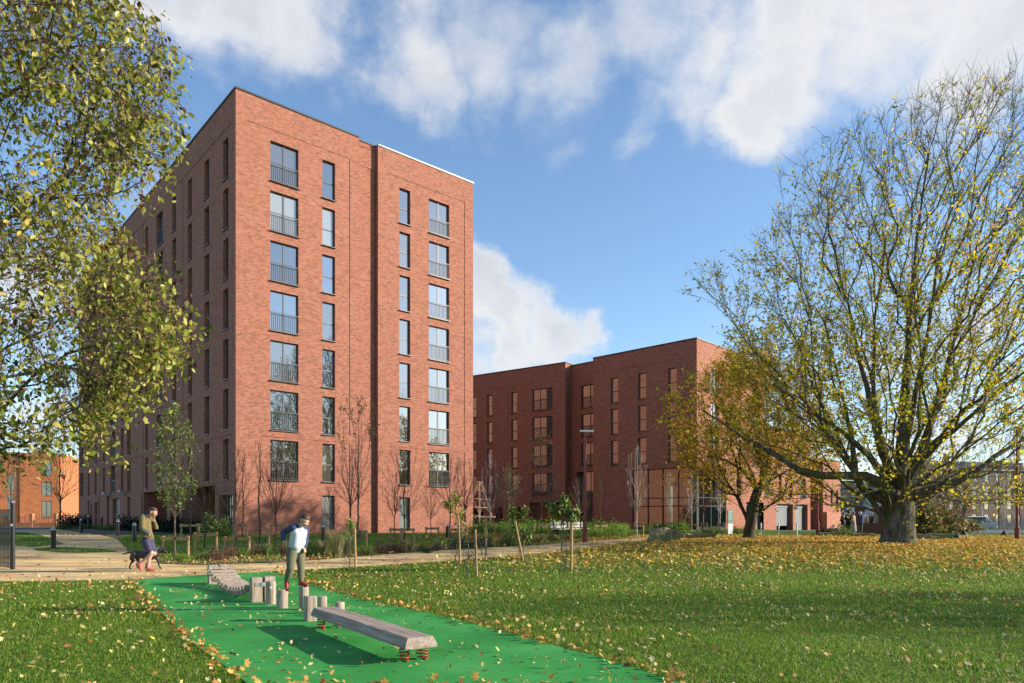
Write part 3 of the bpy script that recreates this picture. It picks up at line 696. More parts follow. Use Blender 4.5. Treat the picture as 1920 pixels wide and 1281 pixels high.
for px in (205, 234.5):
    mb = MB(); mb.box(-.35, .35, -.5, 0, .25, .31).box(-.35, -.30, -.5, 0, 0, .25).box(.3, .35, -.5, 0, 0, .25); link('canopy_light', mb.mesh('canopy_light', 'grey_hood'), bl, BLf.pt(u(px), zr(2.15), .0)-bl.location, BLf.rz)
mb = MB()
for px in (268, 187): mb.tube([BLf.pt(u(px)-.1, .1, -.06), BLf.pt(u(px)-.1, zr(2.2), -.06)], .035, 6)
mb.build('downpipe', 'dark_metal', bl)
for px in (290, 327, 356, 385):
    window(BLf, bl, u(px)-.9, zr(-.65), 1.8, 2.5, 'wide' if 0 else 'tall', 2.1, 'window', pk=0)

# ---- mid-rise block --------------------------------------------------------------------------------
K = Vector(((1306.5-PX0)/F*61.8, 61.8, 0)); uA = dirvp(-440); uB = dirvp(2214)
b2 = empty('apartment_building', (K.x+4, K.y+12, 0), 'five storey dark red brick apartment block with glazed corner, behind the young trees', 'building')
t = Face(K, -uA); lA = abs(t.u(1112)); FA = Face(K+uA*lA, -uA)
lM = 7.5; z2 = zr(15.9); u = FA.u
rect = [(.5, lA-.7, zr(14.3), zr(14.36), .03, True), (0.0, u(1180), zr(4.62), zr(4.68), .03, True)]; wl = []
for a, b_ in ((1144.7, 1158.9), (1196, 1211.7), (1252.5, 1268.6)):
    for k in range(3): z = zr(13.65-3*k)-2.38; rect.append(hole(u(a), u(b_), z, z+2.38)); wl.append((u(a), u(b_), z, 2.38, 'tall'))
gx0 = u(1185.6); GT = zr(4.67); GB = zr(-.86)
rect.append((gx0, lA, GB, GT, .25, False))
wall(FA, 'wall', 0, lA, .2, z2, rect, 'red_brick', b2)
for i, (a, b_, z, h, k) in enumerate(wl): window(FA, b2, a, z, round(b_-a, 2), h, k, .22, pk=(0 if i % 4 else 1))
# right face: tall part, then the lower garage wing
FB = Face(K, uB); u = FB.u; eT = u(1432); eW = u(1519.5)
rect = []; wl = []
for k in range(3): z = zr(13.65-3*k)-2.3; rect.append(hole(u(1332.6), u(1349), z, z+2.3)); wl.append((u(1332.6), u(1349), z, 2.3, 'wide'))
for k in range(3): z = zr(13.65-3*k)-2.3; rect.append(hole(u(1384), u(1390.4), z, z+2.3)); wl.append((u(1384), u(1390.4), z, 2.3, 'tall'))
for k in range(3): z = zr(13.65-3*k)-2.3; rect.append(hole(u(1412), u(1425), z, z+2.3)); wl.append((u(1412), u(1425), z, 2.3, 'wide'))
rect.append(hole(u(1384), u(1390.4), zr(2.4), zr(4.65))); wl.append((u(1384), u(1390.4), zr(2.4), 2.25, 'tall'))
gx1 = u(1361.8); rect.append((0, gx1, GB, GT, .25, False))
gar = [(1399, 1411, 'door_grey'), (1419, 1451, 'shutter_steel')]
for a, b_, mm in gar: rect.append(hole(u(a), u(b_), .15, zr(1.75), .75))
rect.append((gx1+1, eT, zr(1.9), zr(1.95), .03, True))
wall(FB, 'wall', 0, eT, .15, z2, rect, 'red_brick', b2)
rect2 = []; z3 = zr(9.6)
for a, b_, k in ((1431+2, 1443.8, 'wide'), (1460, 1465.8, 'tall'), (1480, 1485.6, 'tall'), (1500.5, 1511, 'wide')):
    for kk in range(2): z = zr(2.42+3*kk); rect2.append(hole(u(a), u(b_), z, z+2.25, .3)); wl.append((u(a), u(b_), z, 2.25, k))
gar2 = [(1456, 1486.8, 'shutter_steel'), (1491.3, 1514.3, 'shutter_steel')]
for a, b_, mm in gar2: rect2.append(hole(u(a), u(b_), .15, zr(1.7), .75))
rect2 = [((max(r[0], eT+.01),)+tuple(r[1:])) for r in rect2]
wall(FB, 'wall', eT, eW, .15, z3, rect2, 'red_brick', b2)
for a, b_, z, h, k in wl: window(FB, b2, a, z, round(b_-a, 2), h, k, .22, 'balcony_window' if k == 'wide' else 'window', pk=0)
for i, (a, b_, mm) in enumerate(gar+gar2):
    wd = u(b_)-u(a); hh = zr(1.72)-.33; gap = .62 if i == 2 else .0
    mb = MB(); n = 24
    for k in range(n):
        z0_ = gap+(hh-.35-gap)*k/n; z1_ = gap+(hh-.35-gap)*(k+1)/n
        mb.box(0, wd, .0, .05, z0_, z1_-.012); mb.box(0, wd, -.015, .05, z0_+.03, z1_-.045)
    o = link('shutter' if mm == 'shutter_steel' else 'door', mb.mesh('shutter', mm), b2, FB.pt(u(a), .33, .5)-b2.location, FB.rz)
    mb = MB(); mb.box(0, wd, -.08, .1, hh-.35, hh+.04); link('shutter_box', mb.mesh('shutter_box', 'shutter_steel'), o)
mb = MB()
A0 = FA.pt(0, 0); Am = A0+uA*lM; vq(mb, FB.pt(eT, 0, 0), FB.pt(eT, 0)+uA*12, z3-.4, z2); vq(mb, FB.pt(eW, 0), FB.pt(eW, 0)+uA*12, .1, z3); vq(mb, FB.pt(eW, 0)+uA*12, FA.pt(0, 0, 14), .1, z3)
vq(mb, FB.pt(eT, 0)+uA*12, FB.pt(eT, 0)+uA*12-uB*(eT-14), .1, z2)
mb.build('wall', 'red_brick', b2)
# recessed middle part
dM = 74.4; Mx = Vector(((1073-PX0)/F*dM, dM, 0)); FM0 = Face(Mx, -uA); uM = FM0.u(1112.6); FM = Face(Mx-(-uA)*3, -uA); u = FM.u
zm = zr(16.24); e1 = u(1116)+4
rect = []; wl = []
for k in range(3): z = zr(13.97-3*k)-2.35; rect.append(hole(u(1089.4), u(1089.4)+2.2, z, z+2.35)); wl.append((u(1089.4), z))
rect.append(hole(u(1081), u(1081)+3.2, zr(-.8), zr(5.0), .5))
wall(FM, 'wall', 0, e1, .2, zm, rect, 'red_brick', b2)
for a, z in wl: window(FM, b2, a, z, 2.2, 2.35, 'wide', .22, 'balcony_window', pk=0)
window(FM, b2, u(1081), zr(-.8), 3.2, 5.8, 'curtain', .4, 'entrance_glazing', pk=0)
mb = MB(); vq(mb, FM.pt(e1, 0), FM.pt(e1, 0)+uB*12, .1, zm); vq(mb, FA.pt(0, 0)+uB*6, FA.pt(0, 0), .1, z2); mb.build('wall', 'red_brick', b2)
coping(FM, 0, e1, zm, b2)
coping(FA, 0, lA+.06, z2, b2); coping(FB, .0+.36, eT, z2, b2); coping(FB, eT+.01, eW, z3, b2)
# left block
dL = F/18.02; Lc = Vector(((1060-PX0)/F*dL, dL, 0)); uC = dirvp(-940); uD = dirvp(1884)
t = Face(Lc, -uC); lL = abs(t.u(870)); FL = Face(Lc+uC*lL, -uC); u = FL.u; zl = zr(16.38)
rect = [(.2, lL-1.2, zr(14.6), zr(14.65), .03, True), (u(952), u(953), zr(5), zr(14.6), .03, True)]; wl = []
for a, b_, k in ((880, 893, 'tall'), (912.6, 922.6, 'tall'), (958, 969.5, 'tall'), (997.8, 1036, 'triple')):
    for kk in range(4):
        z = zr(13.98-3*kk)-2.28; rect.append(hole(u(a), u(b_), z, z+2.28)); wl.append((u(a), u(b_), z, k))
for a, b_ in ((884, 906), (928, 942), (963, 983), (992, 1050)): rect.append((u(a), u(b_), .1, zr(1.9 if b_ > 1000 else 1.4), 1.6, True))
wall(FL, 'wall', 0, lL, .1, zl, rect, 'red_brick', b2)
for i, (a, b_, z, k) in enumerate(wl): window(FL, b2, a, z, round(b_-a, 2), 2.28, k, .22, 'balcony_window' if k == 'triple' else 'window', pk=(3 if i in (0, 5) else 0))
for a in (886, 930, 966, 1030): window(FL, b2, u(a), .2, 1.5, 2.3, 'tall', 1.5, 'window', pk=0)
mb = MB(); vq(mb, FL.pt(lL, 0), FL.pt(lL, 0)+uD*9, .1, zl); vq(mb, FL.pt(0, 0)+uD*9, FL.pt(0, 0), .1, zl); mb.build('wall', 'red_brick', b2); coping(FL, 0, lL+.06, zl, b2)
mb = MB(); c_ = FL.pt(lL, 0, .36); d_ = FL.pt(lL, 0)+uD*6; mb.prism([c_-FL.U*.3, c_+FL.U*.06, d_+FL.U*.06, d_-FL.U*.3], zl-.03, zl+.07); mb.build('coping', 'coping_metal', b2)
mb = MB()
for poly, z in (([FA.pt(.1, 0, .2), FA.pt(lA-.2, 0, .2), FB.pt(eT-.2, 0, .2), FB.pt(eT-.2, 0)+uA*14], z2-.4), ([FB.pt(eT, 0, .1), FB.pt(eW-.1, 0, .1), FB.pt(eW-.1, 0)+uA*11.9, FB.pt(eT, 0)+uA*11.9], z3-.4), ([FL.pt(0, 0, .1), FL.pt(lL-.1, 0, .1), FL.pt(lL-.1, 0)+uD*9, FL.pt(0, 0)+uD*9], zl-.4), ([FM.pt(0, 0, .1), FM.pt(e1, 0, .1), FM.pt(e1, 0, 9), FM.pt(0, 0, 9)], zm-.4)):
    i = len(mb.v); mb.v += [(p.x, p.y, z) for p in poly]; mb.f.append(tuple(range(i, i+4)))
mb.build('roof', 'roof_felt', b2)
# glazed corner: panes in a dark frame, room behind with floor, ceiling, walls and columns
mb = MB(); pn = MB()
def bar(fc, u0, u1, z0, z1, d0=.06, d1=.18):
    mb.prism([fc.pt(u0, 0, d0), fc.pt(u1, 0, d0), fc.pt(u1, 0, d1), fc.pt(u0, 0, d1)], z0, z1)
u = FA.u
for px in (1186.5, 1214.3, 1242, 1271.5): bar(FA, u(px)-.05, u(px)+.05, GB+.08, GT-.08)
for z in (GB, zr(1.25)-.04, zr(1.95), GT-.08): bar(FA, gx0+.06, lA-.2, z, z+.08, .065, .175)
bar(FA, lA-.45, lA-.02, GB, GT-.002, .02, .40)
u = FB.u
for px in (1320.5, 1334.5, 1348, 1361.5): bar(FB, u(px)-.05, u(px)+.05, GB+.08, GT-.08)
for z in (GB, zr(1.25)-.04, zr(1.95), GT-.08): bar(FB, .42, gx1-.07, z, z+.08, .065, .175)
fr = mb.build('glazing_frame', 'dark_metal', b2)
pn.quad(FA.pt(gx0, GB, .12), FA.pt(lA-.2, GB, .12), FA.pt(lA-.2, GT, .12), FA.pt(gx0, GT, .12)); pn.quad(FB.pt(.3, GB, .12), FB.pt(gx1, GB, .12), FB.pt(gx1, GT, .12), FB.pt(.3, GT, .12))
pn.build('glazing', 'clear_glass', b2)
mb = MB(); A_, B_, C_, D_ = FA.pt(gx0, 0, .3), FA.pt(lA-.3, 0, .3), FB.pt(gx1, 0, .3), None
wA = lA-gx0; D_ = FB.pt(gx1, 0)+uA*wA
mb.quad(*[(p.x, p.y, GB+.02) for p in (A_, B_, C_, D_)]); mb.quad(*[(p.x, p.y, GT-.1) for p in (A_, D_, C_, B_)])
vq(mb, D_, C_, GB, GT); vq(mb, A_, D_, GB, GT); mb.build('lobby_wall', 'interior_wall', b2)
mb = MB()
for px, dd in ((1238, 1.6), (1330, 3.2)): q = FA.pt(FA.u(px), 0, dd) if px < 1300 else FB.pt(FB.u(px), 0, 1.4); mb.tube([(q.x, q.y, GB), (q.x, q.y, GT-.1)], .28, 16)
mb.build('column', 'interior_column', b2, True)

# ---- brick annex at the far end ------------------------------------------------------------------------
dX = 86.0; Xc = Vector(((1543-PX0)/F*dX, dX, 0)); FX = Face(Xc, uB); u = FX.u
b3 = empty('brick_building', (Xc.x+2, Xc.y+5, 0), 'small three storey red brick block at the far right end of the brick flats', 'building'); e = u(1576); zx = zr(7.4)
rect = [hole(u(1557.3), u(1561), zr(1.75), zr(3.7)), hole(u(1567), u(1572), zr(1.75), zr(3.7)), hole(u(1566.5), u(1572), .1, zr(1.0), .6)]
wall(FX, 'wall', 0, e, 0, zx, rect, 'red_brick', b3)
for a, b_ in ((1557.3, 1561), (1567, 1572)): window(FX, b3, u(a), zr(1.75), round(u(b_)-u(a), 2), 1.95, 'tall', .22, pk=0)
window(FX, b3, u(1566.5), .2, round(u(1572)-u(1566.5), 2), 2.2, 'tall', .5, pk=0)
mb = MB(); q0 = FX.pt(-4.2, 0, 1.5); vq(mb, q0, FX.pt(0, 0, 1.5), 0, zx); vq(mb, FX.pt(0, 0, 1.5), FX.pt(0, 0), 0, zx); vq(mb, FX.pt(e, 0), FX.pt(e, 0, 10), 0, zx)
mb.build('wall', 'red_brick', b3); coping(FX, 0, e, zx, b3)
mb = MB(); a_, c_ = FX.pt(u(1540)-.1, 0, -.7), FX.pt(u(1566), 0, -.7); mb.quad((a_.x, a_.y, 0), (c_.x, c_.y, 0), (c_.x, c_.y, zr(.95)), (a_.x, a_.y, zr(.95)), uv=[(0, 0), (3.6, 0), (3.6, 2.4), (0, 2.4)])
d_, e_ = FX.pt(u(1566), 0, 0), FX.pt(u(1540)-.1, 0, 0); mb.quad((a_.x, a_.y, zr(.95)), (c_.x, c_.y, zr(.95)), (d_.x, d_.y, zr(.95)), (e_.x, e_.y, zr(.95)), uv=[(0, 0), (1, 0), (1, 1), (0, 1)]); vq(mb, c_, d_, 0, zr(.95)); vq(mb, e_, a_, 0, zr(.95))
mb.build('porch_wall', 'pale_brick', b3)
for z in (zr(1.9), zr(4.5)): window(FX, b3, -3.6, z, 1.5, 1.9, 'tall', 1.4, pk=0)

# ---- houses and tenements beyond ------------------------------------------------------------------------
def rowhouse(name, label, cat, px0, px1, d, ztop, zbase, m, wins, vp=None, dep=9, ridge=None, roofm='roof_tile', group=None, AUL=None):
    A = W(px0, 975, d); U = dirvp(vp) if vp else Vector((1, 0, 0)); A.z = 0; f = Face(A, U); L = f.u(px1) if AUL is None else 0
    if AUL: A = Vector(AUL[0]); f = Face(A, AUL[1]); L = AUL[2]
    e = empty(name, (A.x, A.y+4, 0), label, cat, group); zt, zb = H+ztop, H+zbase; rect = []
    for (a, b_, t0, t1) in wins: rect.append(hole(f.u(a), f.u(b_), H+t0, H+t1, .15))
    wall(f, 'wall', 0, L, zb-1, zt, rect, m, e)
    for (a, b_, t0, t1) in wins:
        w_, h_ = f.u(b_)-f.u(a), t1-t0; mm = MB(); fw = .09
        mm.box(0, w_, -.02, .04, 0, fw).box(0, w_, -.02, .04, h_-fw, h_).box(0, fw, -.02, .04, fw, h_-fw).box(w_-fw, w_, -.02, .04, fw, h_-fw).box(w_*.5-.04, w_*.5+.04, -.02, .04, fw, h_-fw)
        o = link('window', mm.mesh('window', 'white_frame' if m != 'orange_brick' else 'window_frame'), e, f.pt(f.u(a), H+t0, .1)-e.location, f.rz)
        mm = MB(); mm.quad((fw, .02, fw), (w_-fw, .02, fw), (w_-fw, .02, h_-fw), (fw, .02, h_-fw)); link('pane', mm.mesh('pane', 'pane_room'), o)
    mb = MB(); vq(mb, f.pt(L, 0), f.pt(L, 0, dep), zb-1, zt); vq(mb, f.pt(0, 0, dep), f.pt(0, 0), zb-1, zt); vq(mb, f.pt(L, 0, dep), f.pt(0, 0, dep), zb-1, zt)
    if ridge:
        zr2 = H+ridge; r0, r1 = f.pt(-.3, zr2, dep/2), f.pt(L+.3, zr2, dep/2); a, b_, c, d2 = f.pt(-.3, zt-.1, -.4), f.pt(L+.3, zt-.1, -.4), f.pt(L+.3, zt-.1, dep+.4), f.pt(-.3, zt-.1, dep+.4)
        rb = MB(); rb.quad(a, b_, r1, r0); rb.quad(c, d2, r0, r1); rb.build('roof', roofm, e)
        i = len(mb.v); mb.v += [tuple(v) for v in (f.pt(L, zt-.1, 0), f.pt(L, zt-.1, dep), f.pt(L, zr2-.1, dep/2), f.pt(0, zt-.1, 0), f.pt(0, zr2-.1, dep/2), f.pt(0, zt-.1, dep))]; mb.f += [(i, i+1, i+2), (i+3, i+4, i+5)]
        rb = MB(); rb.prism([f.pt(L*.2, 0, dep/2-.4), f.pt(L*.2+1, 0, dep/2-.4), f.pt(L*.2+1, 0, dep/2+.4), f.pt(L*.2, 0, dep/2+.4)], zr2-.5, zr2+1.1); rb.build('chimney', m, e)
        rb = MB(); p0, p1 = f.pt(-.3, 0, -.42), f.pt(L+.3, 0, -.42); rb.prism([p0, p1, f.pt(L+.3, 0, -.3), f.pt(-.3, 0, -.3)], zt-.22, zt-.08); rb.build('gutter', 'white_paint', e)
    else:
        i = len(mb.v); mb.v += [tuple(f.pt(a, zt, b_)) for a, b_ in ((0, 0), (L, 0), (L, dep), (0, dep))]; mb.f.append((i, i+1, i+2, i+3))
    mb.build('wall', m, e); return e, f
e, f = rowhouse('house', 'low house with dark tiled roof and grey-blue cladding, right of the brick annex', 'house', 1576.5, 1630, 110, 3.7, -2.2, 'blue_cladding', [(1578, 1591.5, 2.35, 3.5), (1600, 1620, 2.1, 3.5)], ridge=5.9)
mb = MB(); mb.prism([f.pt(0.02, 0, -.04), f.pt(f.u(1627), 0, -.04), f.pt(f.u(1627), 0, .1), f.pt(.02, 0, .1)], -.6, H+1.15); mb.build('render_band', 'white_cladding', e)
e, f = rowhouse('house', 'white clad house gable between the blue house and the big tree trunk', 'house', 1631, 1664, 108, 3.3, -2.2, 'white_cladding', [], ridge=5.2)
mb = MB(); mb.prism([f.pt(0.02, 0, -.04), f.pt(f.u(1663), 0, -.04), f.pt(f.u(1663), 0, .1), f.pt(.02, 0, .1)], -.6, H+1.0); mb.build('brick_base', 'pale_brick', e)
rowhouse('tenement', 'added sandstone tenement, unseen right of the frame', 'building', 960, 961, 75, 10.0, -3, 'sandstone', [], dep=12, ridge=12.5, AUL=((118, 110, 0), (-.05, -1), 130))  # unseen block added to darken the low sky that windows reflect
rowhouse('tenement', 'long flat roofed brown block seen above the roofs of the low houses', 'building', 1578, 1662, 165, 9.2, -3, 'sandstone', [(1640, 1648, 6.2, 7.8), (1612, 1620, 6.2, 7.8)], dep=12)
wn = []
for px in (1762, 1781, 1800, 1823, 1846, 1868, 1889, 1908):
    for z0 in (-.6, 2.4, 5.4, 8.4): wn.append((px, px+8, z0, z0+1.8))
rowhouse('tenement', 'four storey brown sandstone tenement behind bare trees at the right edge', 'building', 1742, 2080, 150, 11.0, -3, 'sandstone', wn, vp=6000, dep=12, ridge=13.2)

# orange brick building on the left and its garden wall
e, f = rowhouse('brick_building', 'orange brick block in sunlight at the left edge, behind the garden wall', 'building', -110, 113, 104, 10.2, -1.6, 'orange_brick',
    [(13.5, 27, 4.3, 6.9), (13.5, 27, 3.3-1.9, 3.9), (77, 97, 3.6, 5.8), (77, 97, 5.8+.9, 9.2), (77, 97, .3, 2.9), (13.5, 27, -1, .9), (-40, -20, 3.6, 5.8), (-40, -20, 0.3, 2.8)], vp=5200, dep=11)
mb = MB(); q = f.pt(f.u(36), 0, -.08); mb.tube([(q.x, q.y, 0), (q.x, q.y, H+10.4)], .07, 6); mb.build('downpipe', 'dark_metal', e)
gw_ = empty('garden_wall', (-60, 86.8, 0), 'low orange brick garden wall with square piers along the far road', 'wall')
fW = Face((-68, 86.5), (1, .03)); mb = MB(); 
for i in range(10):
    u0 = i*2.9; a = fW.pt(u0, 0); mb.prism([fW.pt(u0, 0), fW.pt(u0+.42, 0), fW.pt(u0+.42, 0, .42), fW.pt(u0, 0, .42)], -.6, H+.75)
mb.build('pier', 'orange_brick', gw_); mb = MB(); mb.prism([fW.pt(0, 0, .05), fW.pt(27, 0, .05), fW.pt(27, 0, .33), fW.pt(0, 0, .33)], -.6, H-.35); mb.build('wall', 'orange_brick', gw_)
mb = MB()
for i in range(90):
    q = fW.pt(.5+i*.29, 0, .2); mb.box(q.x-.015, q.x+.015, q.y-.015, q.y+.015, H-.4, H+.55)
mb.build('railing', 'dark_metal', gw_)
# ---------------------------------------------------------------- trees and plants
def V2(p): return np.array((p.x, p.y, p.z))
def finish_tree(T, root, thr, bm_, tw=None, leaves=None, crown='crown', trunk='trunk'):
    off = tuple(root.location)
    a = T.mesh(thr, 9, off); fast(trunk, a[0], 0, bm_, root, True, a[1])
    b_ = T.mesh(0, thr, off); cr_ = None
    vs, fs = [], []; c = 0
    if b_ is not None: vs.append(b_[0]); fs.append(b_[1]); c = len(b_[0])
    if tw is not None: vs.append(tw[0]-np.array(off)); fs.append(tw[1]+c)
    if vs: fast('branches', np.concatenate(vs), 0, bm_, root, False, np.concatenate(fs))
# --- the big maple --------------------------------------------------------------------------------------
B0 = gp(1684, 1021); d0 = B0.y
def bp(px, py, dd=0): p = W(px, py, d0+dd); return (p.x, p.y, p.z)
root = empty('maple_tree', B0, 'huge old maple with thick trunk and half bare yellow crown on the right lawn', 'tree')
T = Tree((B0.x, B0.y, B0.z-.15), 11); T.fix[0] = 1.02
k0 = T.chain(0, [bp(1684, 1008), bp(1684, 990), bp(1686, 955), bp(1688, 925)], False, [.85, .76, .73, .68, .52], .3)
rs = np.random.RandomState(3)
k1 = T.chain(k0, [bp(1690, 890), bp(1694, 800, .3), bp(1700, 690, .2), bp(1708, 560), bp(1722, 430, .3), bp(1740, 300)], True, [.50, .36, .28, .18, .10, .05])
kl = T.chain(k0-1, [bp(1668, 925, -.2), bp(1650, 905, -.5), bp(1622, 893, -.8), bp(1585, 892, -1.0), bp(1540, 892, -1.1), bp(1500, 882, -1.0), bp(1470, 862, -.8), bp(1440, 845, -.6), bp(1395, 822, -.5), bp(1350, 790, -.4), bp(1318, 770)], True, [.54, .40, .27, .22, .19, .17, .15, .13, .11, .07, .04])
T.chain(k0-1, [bp(1662, 935, .1), bp(1640, 930, .2), bp(1615, 915, .2), bp(1604, 890, .2), bp(1600, 850, .4), bp(1590, 790, .5), bp(1570, 700, .6), bp(1545, 600, .6)], True, [.48, .34, .23, .19, .16, .13, .09, .05])
T.chain(k0, [bp(1718, 928, -.2), bp(1745, 920, -.4), bp(1790, 905, -.6), bp(1830, 886, -.8), bp(1866, 855, -.8), bp(1910, 830, -.6), bp(1960, 800)], True, [.36, .26, .22, .19, .15, .11, .07])
T.chain(k0, [bp(1722, 915, .3), bp(1760, 900, .6), bp(1800, 880, .8), bp(1870, 872, 1)], True, [.2, .15, .11, .06])
T.chain(k0, [bp(1675, 890, -.3), bp(1655, 850, -.5), bp(1640, 790, -.7), bp(1615, 690, -.8), bp(1590, 570, -.8), bp(1555, 440, -.5)], True, [.34, .26, .21, .16, .10, .05])
T.chain(k0, [bp(1702, 890, .5), bp(1725, 850, 1), bp(1745, 790, 1.4), bp(1775, 690, 1.8), bp(1810, 560, 2), bp(1840, 430, 1.8)], True, [.33, .25, .20, .15, .10, .05])
T.chain(k0, [bp(1690, 885, -.9), bp(1700, 820, -1.4), bp(1716, 740, -1.9), bp(1740, 620, -2.3), bp(1760, 480, -2.3)], True, [.28, .2, .16, .11, .06])
T.chain(k0, [bp(1668, 885, 1), bp(1650, 820, 1.6), bp(1638, 740, 2.1), bp(1640, 600, 2.4), bp(1660, 460, 2.2)], True, [.28, .2, .16, .11, .06])
T.chain(k0, [bp(1660, 895, -.1), bp(1630, 855, -.9), bp(1580, 810, -1.7), bp(1520, 770, -2.2), bp(1450, 720, -2.4)], True, [.26, .18, .14, .1, .05])
T.chain(k0, [bp(1712, 880, -.6), bp(1760, 830, -1.6), bp(1820, 780, -2.4), bp(1890, 720, -2.8)], True, [.26, .18, .13, .08])
zz_ = [1.6, 3.2, 5, 7, 9.4, 11.6, 13.8, 16, 18, 19.8, 21.2]; rr_ = [6.4, 8.6, 9.2, 9.4, 9.3, 9.0, 8.6, 8.0, 7.0, 5.2, 2.2]; cc_ = [0, 0, .2, .3, .6, .9, 1.3, 1.9, 2.5, 3.0, 3.4]
tips = []
while len(tips) < 3900:
    z = rs.uniform(1.6, 21.2); R = np.interp(z, zz_, rr_); a = rs.uniform(0, 2*PI); q = rs.uniform(0, 1)**.42
    if rs.uniform() > R/9.4: continue
    if z < 4.5 and rs.uniform() < .6: continue
    if z < 8 and rs.uniform() < .2: continue
    rough = 1+.16*math.sin(a*5+z*.9)+.10*math.sin(a*11+z*2)
    x = B0.x+np.interp(z, zz_, cc_)+R*q*rough*math.cos(a); y = B0.y+R*q*.80*rough*math.sin(a)
    tips.append((x, y, B0.z+z))
tips = np.array(tips); T.grow(tips, .62, .55, .30, .03, .02); T.radii(.0085, 1.98)
tw = T.twigs(T.tips, 5, .85, .0065, .55, .32); finish_tree(T, root, .10, 'bark_big', tw)
LP = tw[2]; hz = (LP[:, 2]-B0.z); keep = rs.uniform(size=len(LP)) < np.interp(hz, [2, 8, 11, 14, 17, 20], [.45, .66, .50, .30, .15, .02])
xx = LP[:, 0]-B0.x; keep |= (xx < -3) & (hz < 9.5) & (rs.uniform(size=len(LP)) < .22)
LP = LP[keep]; LP = np.concatenate([LP, LP+rs.normal(size=LP.shape)*.07]); 
leaf_mesh('crown', LP, .145, 'leaf_maple', root, .2, 'leaf', .2, rs, tuple(root.location))
BIG = root
# unseen trees, sunny side: nearest shades the lawn, far row added for dark reflections
for i, (x, y, s, r) in enumerate([(30, 11.5, .45, 2.0), (64, 8, .55, 1), (70, 24, .6, 3), (72, 40, .55, 5), (66, -8, .6, 0), (78, 58, .55, 2.5)]):
    e = empty('maple_tree', (x, y, g(x, y)), 'half bare maple outside the frame to the right, '+['nearest to the lawn', 'second of the unseen far row', 'third of the unseen far row', 'fourth of the unseen far row', 'first of the unseen far row', 'last of the unseen far row'][i], 'tree', None, r, s)
    for ch in root.children: c = ch.copy(); COL.objects.link(c); c.parent = e
# --- the smaller maple ----------------------------------------------------------------------------------------
B1_ = gp(1404, 1011); d0 = B1_.y
root = empty('maple_tree', B1_, 'smaller orange leaved maple in front of the garage shutters', 'tree')
T = Tree((B1_.x, B1_.y, B1_.z-.1), 21); T.fix[0] = .55
k0 = T.chain(0, [bp(1405, 1002), bp(1408, 980), bp(1413, 945), bp(1420, 922)], False, [.42, .34, .31, .30, .28], .3)
T.chain(k0, [bp(1430, 900), bp(1428, 860, .3), bp(1420, 800, .4), bp(1415, 730)], True, [.2, .17, .12, .05])
T.chain(k0, [bp(1408, 900, -.2), bp(1392, 882, -.4), bp(1360, 862, -.6), bp(1325, 855, -.6)], True, [.15, .12, .09, .05])
T.chain(k0, [bp(1445, 900, .3), bp(1480, 880, .8), bp(1510, 850, 1)], True, [.14, .1, .05])
T.chain(k0, [bp(1412, 895, .8), bp(1390, 850, 1.6), bp(1365, 790, 2)], True, [.16, .12, .05])
T.chain(k0, [bp(1432, 890, -.8), bp(1445, 840, -1.5), bp(1465, 780, -1.9)], True, [.16, .12, .05])
zz_ = [2.4, 3.6, 5, 6.5, 8, 9.4, 10.6, 11.4]; rr_ = [3.6, 4.6, 5.1, 5.0, 4.5, 3.8, 2.6, .8]
tips = []
while len(tips) < 1300:
    z = rs.uniform(2.4, 11.4); R = np.interp(z, zz_, rr_); a = rs.uniform(0, 2*PI); q = rs.uniform(0, 1)**.45
    if rs.uniform() > R/5.1: continue
    if z < 4 and rs.uniform() < .55: continue
    rough = 1+.14*math.sin(a*4+z)+.1*math.sin(a*9+2*z); tips.append((B1_.x+.1+R*q*rough*math.cos(a), B1_.y+R*q*rough*math.sin(a), B1_.z+z))
T.grow(np.array(tips), .5, .45, .3, .04, .0); T.radii(.008, 1.95)
tw = T.twigs(T.tips, 5, .62, .006, .6, .3); finish_tree(T, root, .08, 'bark_dark', tw)
LP = tw[2]; LP = LP[rs.uniform(size=len(LP)) < .68]; LP = np.concatenate([LP, LP+rs.normal(size=LP.shape)*.07])
leaf_mesh('crown', LP, .135, 'leaf_maple_orange', root, .2, 'leaf', .2, rs, tuple(root.location))
# --- the tree whose crown fills the upper left -------------------------------------------------------------------
D_ = 10.2
SIL = [(x-22 if x > 0 else x, y) for x, y in [(-700, -260), (150, -260), (205, -60), (235, 20), (290, 45), (325, 90), (352, 130), (328, 190), (330, 240), (318, 300), (288, 350), (262, 372), (240, 330), (205, 325), (225, 370), (240, 400), (232, 440), (290, 485), (302, 520), (335, 560), (352, 610), (345, 665), (300, 700), (290, 745), (265, 770), (225, 765), (180, 765), (215, 820), (232, 858), (190, 868), (150, 850), (135, 872), (90, 862), (60, 880), (0, 880), (-120, 900), (-700, 880)]]
root = empty('birch_tree', (-11.5, 11.0, g(-11.5, 11)), 'leafy drooping tree reaching into the frame from the left edge, green and yellow leaves', 'tree')
T = Tree((-11.5, 11.0, -.1), 31); T.fix[0] = .36
kt = T.chain(0, [(-11.4, 11, 2), (-11.2, 10.9, 4), (-11.0, 10.8, 6.5), (-10.9, 10.7, 9.5)], True, [.34, .28, .24, .18, .1])
sil = np.array(SIL, float); tips = []
def dist_edge(p):
    a = sil; b_ = np.roll(sil, -1, 0); ab = b_-a; t = np.clip(((p-a)*ab).sum(1)/(ab*ab).sum(1), 0, 1); return np.linalg.norm(p-(a+ab*t[:, None]), axis=1).min()
